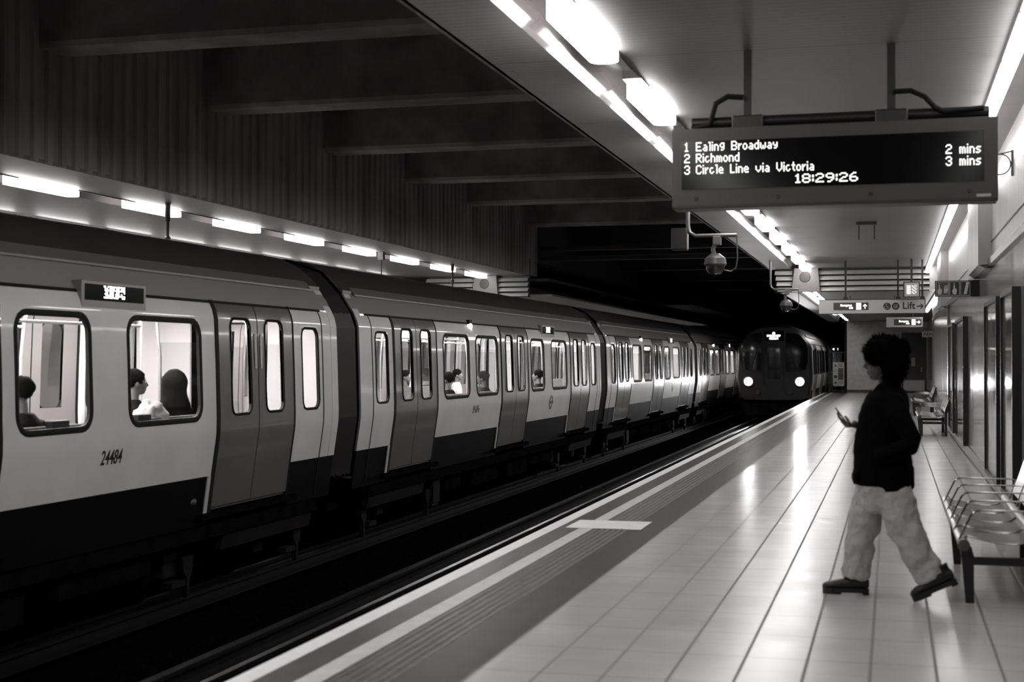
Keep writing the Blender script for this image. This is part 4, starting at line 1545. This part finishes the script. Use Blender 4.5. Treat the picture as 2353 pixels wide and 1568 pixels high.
# body
ARM_R = [(-.03, .17, 1.29), (.0, .23, 1.17), (.02, .25, 1.06), (-.10, .23, 1.085), (-.225, .165, 1.125), (-.262, .15, 1.14)]
ARM_L = [(-.01, -.17, 1.29), (.07, -.23, 1.17), (.125, -.245, 1.05), (.04, -.235, .985), (-.06, -.205, .935), (-.10, -.19, .92)]
bd = [head(-.058, 0, 1.545), MB().tube([(-.02, 0, 1.33), (-.035, 0, 1.42), (-.045, 0, 1.50)], [.062, .052, .055], 14),
      erings([(-.06, 0, .82, .10, .15, 0), (-.06, 0, .95, .09, .135, 0), (-.055, 0, 1.1, .095, .14, 0), (-.045, 0, 1.25, .10, .165, 0), (-.03, 0, 1.33, .075, .15, 0), (-.03, 0, 1.37, .05, .06, 0)]),
      MB().tube(ARM_R, [.045, .042, .036, .036, .025, .026], 12), MB().tube(ARM_L, [.045, .042, .036, .036, .026, .030], 12),
      MB().tube([(-.07, .08, .84), (-.17, .09, .50), (-.235, .11, .10)], [.085, .055, .038], 12),
      MB().tube([(-.05, -.08, .84), (.06, -.09, .50), (.27, -.10, .17)], [.085, .055, .038], 12)]
# right hand round the phone: palm, four fingers behind it, thumb on the screen side
du = Vector((-.60, 0, .80))     # up along the phone
dn = Vector((.80, 0, .60))      # out of the screen
pc = Vector((-.300, .145, 1.150))
W = lambda u, n_, y_: tuple(pc + du * u + dn * n_ + Vector((0, y_, 0)))
bd.append(MB().tube([(-.245, .152, 1.132), W(-.02, -.012, .004), W(.025, -.016, 0)], [(.030, .020), (.036, .018), (.038, .015)], 12))
for k, (yy, ln) in enumerate(((.036, .055), (.014, .068), (-.008, .064), (-.030, .050))):
    bd.append(MB().tube([W(.02, -.014, yy * .8), W(.02 + ln * .5, -.020, yy), W(.02 + ln * .9, -.012, yy * 1.05), W(.02 + ln * 1.0, .004, yy * 1.08)], [.0095, .0088, .008, .0065], 8))
bd.append(MB().tube([W(-.035, -.004, -.028), W(-.012, .014, -.044), W(.018, .018, -.036), W(.04, .017, -.022)], [.013, .012, .010, .008], 8))
# left hand, resting on the jacket pocket
for k in range(4):
    yy = -.18 + k * .004
    bd.append(MB().tube([(-.095, yy - .005, .935 - k * .018), (-.135, yy + .008, .92 - k * .018), (-.16, yy + .02, .90 - k * .018)], [.010, .009, .007], 8))
bd.append(MB().tube([(-.08, -.18, .945), (-.11, -.185, .962), (-.135, -.175, .96)], [.012, .010, .008], 8))
body = fin(merge(*bd), 'body', 'skin', PW, .0055, 3)
eyes(PW, -.058, 0, 1.545)
# hair
random.seed(21)


def hfn(a, sc_=1.0):
    return lambda d: 1.0 + .10 * noise.noise(d * 2.4 + Vector((a, 0, 0))) + .05 * noise.noise(d * 8 + Vector((0, a, 0))) + .03 * noise.noise(d * 20)


HB_ = [((-.108, 0, 1.598), (.058, .10, .068)), ((-.058, 0, 1.625), (.120, .15, .105)), ((-.002, 0, 1.58), (.103, .15, .135)), ((-.008, 0, 1.46), (.062, .105, .11)), ((.015, 0, 1.625), (.088, .13, .085)), ((.010, 0, 1.53), (.080, .135, .12))]
hm = merge(*[MB().ell(c, r, 40, 26, hfn(i * 3.1)) for i, (c, r) in enumerate(HB_)])
for c, r in HB_:
    for k in range(900):
        d = Vector((random.gauss(0, 1), random.gauss(0, 1), random.gauss(0, 1))).normalized()
        p = Vector(c) + Vector((d.x * r[0], d.y * r[1], d.z * r[2])) * random.uniform(.97, 1.05)
        t = Vector((random.gauss(0, 1), random.gauss(0, 1), random.gauss(0, 1))).normalized() * .007
        e = d * random.uniform(.008, .022) + t
        q_ = t.cross(d).normalized() * .006 if t.cross(d).length > 1e-6 else Vector((.005, 0, 0))
        hm.add([p - q_, p + q_, p + e + t, p - t * .5], [(0, 1, 2), (0, 2, 3), (1, 3, 2), (0, 3, 1)])
hm.build('curly_hair', 'hair', PW, smooth=False)
# jacket
jk = [erings([(-.072, 0, .745, .180, .20, .0), (-.068, 0, .78, .188, .215, 0), (-.064, 0, .90, .190, .22, 0), (-.063, 0, 1.03, .180, .215, 0), (-.060, 0, 1.15, .166, .21, 0),
              (-.045, 0, 1.26, .156, .21, 0), (-.034, 0, 1.33, .135, .19, 0), (-.025, 0, 1.375, .098, .13, 0), (-.025, 0, 1.41, .066, .08, 0)], 28),
      erings([(-.005, -.01, .705, .118, .185, 0), (.00, 0, .735, .138, .215, 0), (-.01, 0, .87, .148, .225, 0)]),
      MB().ell((-.222, -.02, .80), (.042, .15, .055)),
      MB().tube([(-.01, -.13, 1.30), (.035, -.21, 1.21), (.125, -.258, 1.05), (.115, -.262, 1.02), (.03, -.26, .985), (-.075, -.235, .945), (-.10, -.228, .935)], [.078, .076, .064, .060, .058, .052, .048], 14),
      MB().tube([(-.03, .13, 1.30), (.01, .21, 1.20), (.02, .25, 1.07), (-.06, .235, 1.075), (-.18, .19, 1.11), (-.215, .17, 1.12)], [.078, .070, .060, .058, .046, .044], 14),
      MB().tube([(-.115, -.05, 1.345), (-.07, -.085, 1.395), (.0, -.085, 1.425), (.045, 0, 1.435), (.0, .085, 1.425), (-.07, .085, 1.395), (-.115, .05, 1.345)], .026, 10)]
fin(merge(*jk), 'jacket', 'jacket', PW, .010, 5, .018, .10)
MB().prism([(-.150, 1.30), (-.122, 1.385), (-.100, 1.40), (-.125, 1.30)], -.060, .045, axis='y').build('shirt_collar', 'shirt', PW)
# trousers
tr = [erings([(-.06, 0, .98, .125, .165, 0), (-.06, 0, .86, .150, .185, 0), (-.06, 0, .74, .168, .195, 0), (-.06, 0, .62, .150, .17, 0), (-.05, 0, .56, .09, .10, 0)], 24),
      erings([(-.12, .085, .80, .10, .10, 0), (-.155, .09, .62, .108, .10, 0), (-.195, .10, .42, .102, .105, 0), (-.225, .105, .24, .096, .105, 0), (-.243, .11, .115, .088, .10, 0)]),
      MB().tube([(-.01, -.085, .82), (.035, -.09, .60), (.095, -.095, .43), (.17, -.10, .275), (.243, -.105, .155)], [.118, .118, .108, .100, .092], 20)]
fin(merge(*tr), 'trousers', 'trouser', PW, .009, 4, .055, .10)


def boot(hx, hz, y, pitch, parent):
    ca, sa = cos(pitch), sin(pitch)

    def T(x, yy, z):      # heel at 0, toe towards -x
        return (hx + x * ca - z * sa, y + yy, hz + x * sa + z * ca)
    up = MB()
    sec = [(.012, .032, .05, .10), (-.02, .040, .03, .13), (-.06, .043, .03, .135), (-.10, .044, .03, .125), (-.15, .046, .03, .108), (-.20, .051, .03, .096), (-.245, .050, .03, .086), (-.278, .040, .03, .072), (-.294, .022, .036, .058)]
    up.rings([[T(x, wv * cos(2 * pi * q / 16), zb + (zt - zb) * (.5 + .5 * sin(2 * pi * q / 16))) for q in range(16)] for x, wv, zb, zt in sec])
    up.rings([[T(cx + r * 1.15 * cos(2 * pi * q / 16), r * .9 * sin(2 * pi * q / 16), z) for q in range(16)] for cx, r, z in ((-.055, .046, .06), (-.052, .046, .10), (-.048, .044, .13), (-.045, .044, .155))])
    bo = fin(up, 'boot', 'boot', parent, .006, 2)
    so = MB()
    out = [(.012, .0), (.008, .026), (-.03, .038), (-.10, .036), (-.17, .045), (-.23, .050), (-.27, .038), (-.292, .016), (-.292, -.016), (-.27, -.038), (-.23, -.050), (-.17, -.045), (-.10, -.036), (-.03, -.038), (.008, -.026)]
    for (x0, x1, z0, z1) in ((.02, -.30, .012, .042),):
        so.rings([[T(x, w_, z) for x, w_ in out] for z in (z0, z1)])
    so.rings([[T(x, w_, z) for x, w_ in out if x > -.09] for z in (0, .014)])
    so.rings([[T(x, w_, z) for x, w_ in out if x < -.12] for z in (0.0, .014)])
    so.build('boot_sole', 'sole', bo)


boot(-.165, 0.0, .115, 0.0, PW)
boot(.395, .125, -.115, radians(25), PW)
# phone
PH = empty('mobile_phone', (0, 9.69, 0))
tag(PH, 'dark mobile phone held up in the hand of the walking person', 'phone')
ph = MB().rings([[W(u, n_, y_) for (u, y_) in ((-.035, -.034), (.115, -.034), (.118, -.030), (.118, .030), (.115, .034), (-.035, .034), (-.038, .030), (-.038, -.030))] for n_ in (-.004, .004)])
ph.build('phone_body', 'phone', PH)
MB().rings([[W(u, n_, y_) for (u, y_) in ((-.030, -.031), (.112, -.031), (.112, .031), (-.030, .031))] for n_ in (.0042, .0048)]).build('phone_screen', 'screen', PH)


def passenger(name_m, hair_m, x, y, rz, label, s=1.0, hood=False, z=0.0):
    """seated figure, local frame faces -x, hips over the origin"""
    r = empty('seated_person', (x, y, z), rz)
    r.scale = (s, s, s)
    tag(r, label, 'person', 'passengers seen through the train windows')
    ms = [head(-.03, 0, 1.22, .98), MB().tube([(.0, 0, 1.02), (-.01, 0, 1.15)], [.055, .05], 12),
          erings([(0, 0, .46, .12, .16, 0), (.02, 0, .7, .10, .14, 0), (.02, 0, .95, .10, .17, 0), (.0, 0, 1.04, .06, .12, 0)])]
    for k in (-1, 1):
        ms.append(MB().tube([(.02, k * .18, .98), (.03, k * .22, .74), (-.14, k * .15, .66), (-.22, k * .09, .64)], [.045, .038, .030, .028], 10))
        for f in range(4):
            ms.append(MB().tube([(-.22, k * (.065 + f * .016), .645), (-.265, k * (.06 + f * .016), .64), (-.29, k * (.058 + f * .015), .62)], [.010, .009, .007], 6))
        ms.append(MB().tube([(-.20, k * .06, .65), (-.235, k * .035, .655)], [.012, .009], 6))
        ms.append(MB().tube([(0, k * .09, .52), (-.42, k * .10, .52), (-.45, k * .10, .10)], [.075, .055, .04], 10))
        ms.append(MB().tube([(-.42, k * .10, .05), (-.60, k * .10, .04)], [.04, .035], 10))
    fin(merge(*ms), 'body', 'skin', r, .012, 2)
    cl = [erings([(0, 0, .44, .15, .19, 0), (.02, 0, .6, .145, .18, 0), (.02, 0, .85, .135, .20, 0), (.02, 0, .98, .115, .195, 0), (.01, 0, 1.06, .075, .10, 0)])]
    for k in (-1, 1):
        cl.append(MB().tube([(.02, k * .17, .99), (.03, k * .23, .74), (-.13, k * .16, .66), (-.19, k * .11, .645)], [.068, .058, .048, .042], 10))
    if hood:
        cl.append(MB().ell((.035, 0, 1.24), (.135, .125, .15)))
        cl.append(erings([(.03, 0, 1.0, .14, .19, 0), (.03, 0, 1.12, .125, .13, 0), (.03, 0, 1.22, .12, .115, 0)]))
    fin(merge(*cl), 'coat', name_m, r, .014, 3, .02, .12)
    lg = [MB().tube([(0, k * .09, .50), (-.42, k * .10, .53), (-.46, k * .10, .12)], [.095, .075, .06], 10) for k in (-1, 1)]
    fin(merge(*lg), 'trousers', 'cloth_d', r, .014, 2)
    MB().ell((-.005, 0, 1.265), (.112, .092, .098), 20, 14, hfn(x + y)).build('hair', hair_m, r, smooth=True)
    eyes(r, -.03, 0, 1.22, .98)
    return r


passenger('cloth_d', 'hair', -7.15, at(52, -7.15), 0, 'dark-haired person in dark clothes against the lower corner of the first train window', 1.05)
passenger('cloth_d', 'hair', -7.42, at(306, -7.42), -2.3, 'passenger looking out at the left edge of the second train window', 1.04, z=.06)
passenger('cloth_d', 'hair', -7.34, at(396, -7.34), -.3, 'hunched dark hooded figure filling the lower half of the second train window', 1.06, True)
bg = MB().ell((0, 0, 0), (.16, .20, .20), 28, 18, lambda d: 1 + .22 * noise.noise(d * 2.3) + .06 * noise.noise(d * 7))
bgo = bg.build('fabric_bag', 'cloth_l', smooth=True, ang=180, loc=(-7.12, at(345, -7.12), .96))
tag(bgo, 'pale crumpled bundle low in the second train window, in front of the dark hooded figure', 'bundle')
passenger('cloth_m', 'hair', -9.42, at(930, -9.42), pi, 'seated person seen through the first door glass of the second car', 1.0)
passenger('cloth_d', 'hair', -7.25, at(1030, -7.25), 0, 'dark-haired passenger in the wide window just past the first doors of the second car', 1.0)
passenger('cloth_l', 'hair', -9.42, at(1050, -9.42), pi, 'passenger in a light top across the aisle of the second car', 1.0)
passenger('cloth_d', 'hair', -7.25, at(1112, -7.25), 0, 'dark silhouette low in the window beneath the round door lamp of the second car', 1.0)
passenger('cloth_d', 'hair', -7.25, at(1238, -7.25), 0, 'passenger shadow in the window next to the middle doors of the second car', 1.0)
passenger('cloth_m', 'hair', -9.42, at(1545, -9.42), pi, 'faint passenger in the third car', 1.0)
# things left on the window ledges of the first car
for k, (px, w_) in enumerate(((135, .13), (328, .12))):
    y = at(px, -6.93)
    o = MB().box(-6.98, -6.90, y - w_, y + w_, .97, 1.045).build('ledge_fitting', 'rubber', bevel=.01)
    tag(o, ['low black fitting inside the sill of the first train window', 'low black fitting inside the sill of the second train window'][k], 'window fitting')
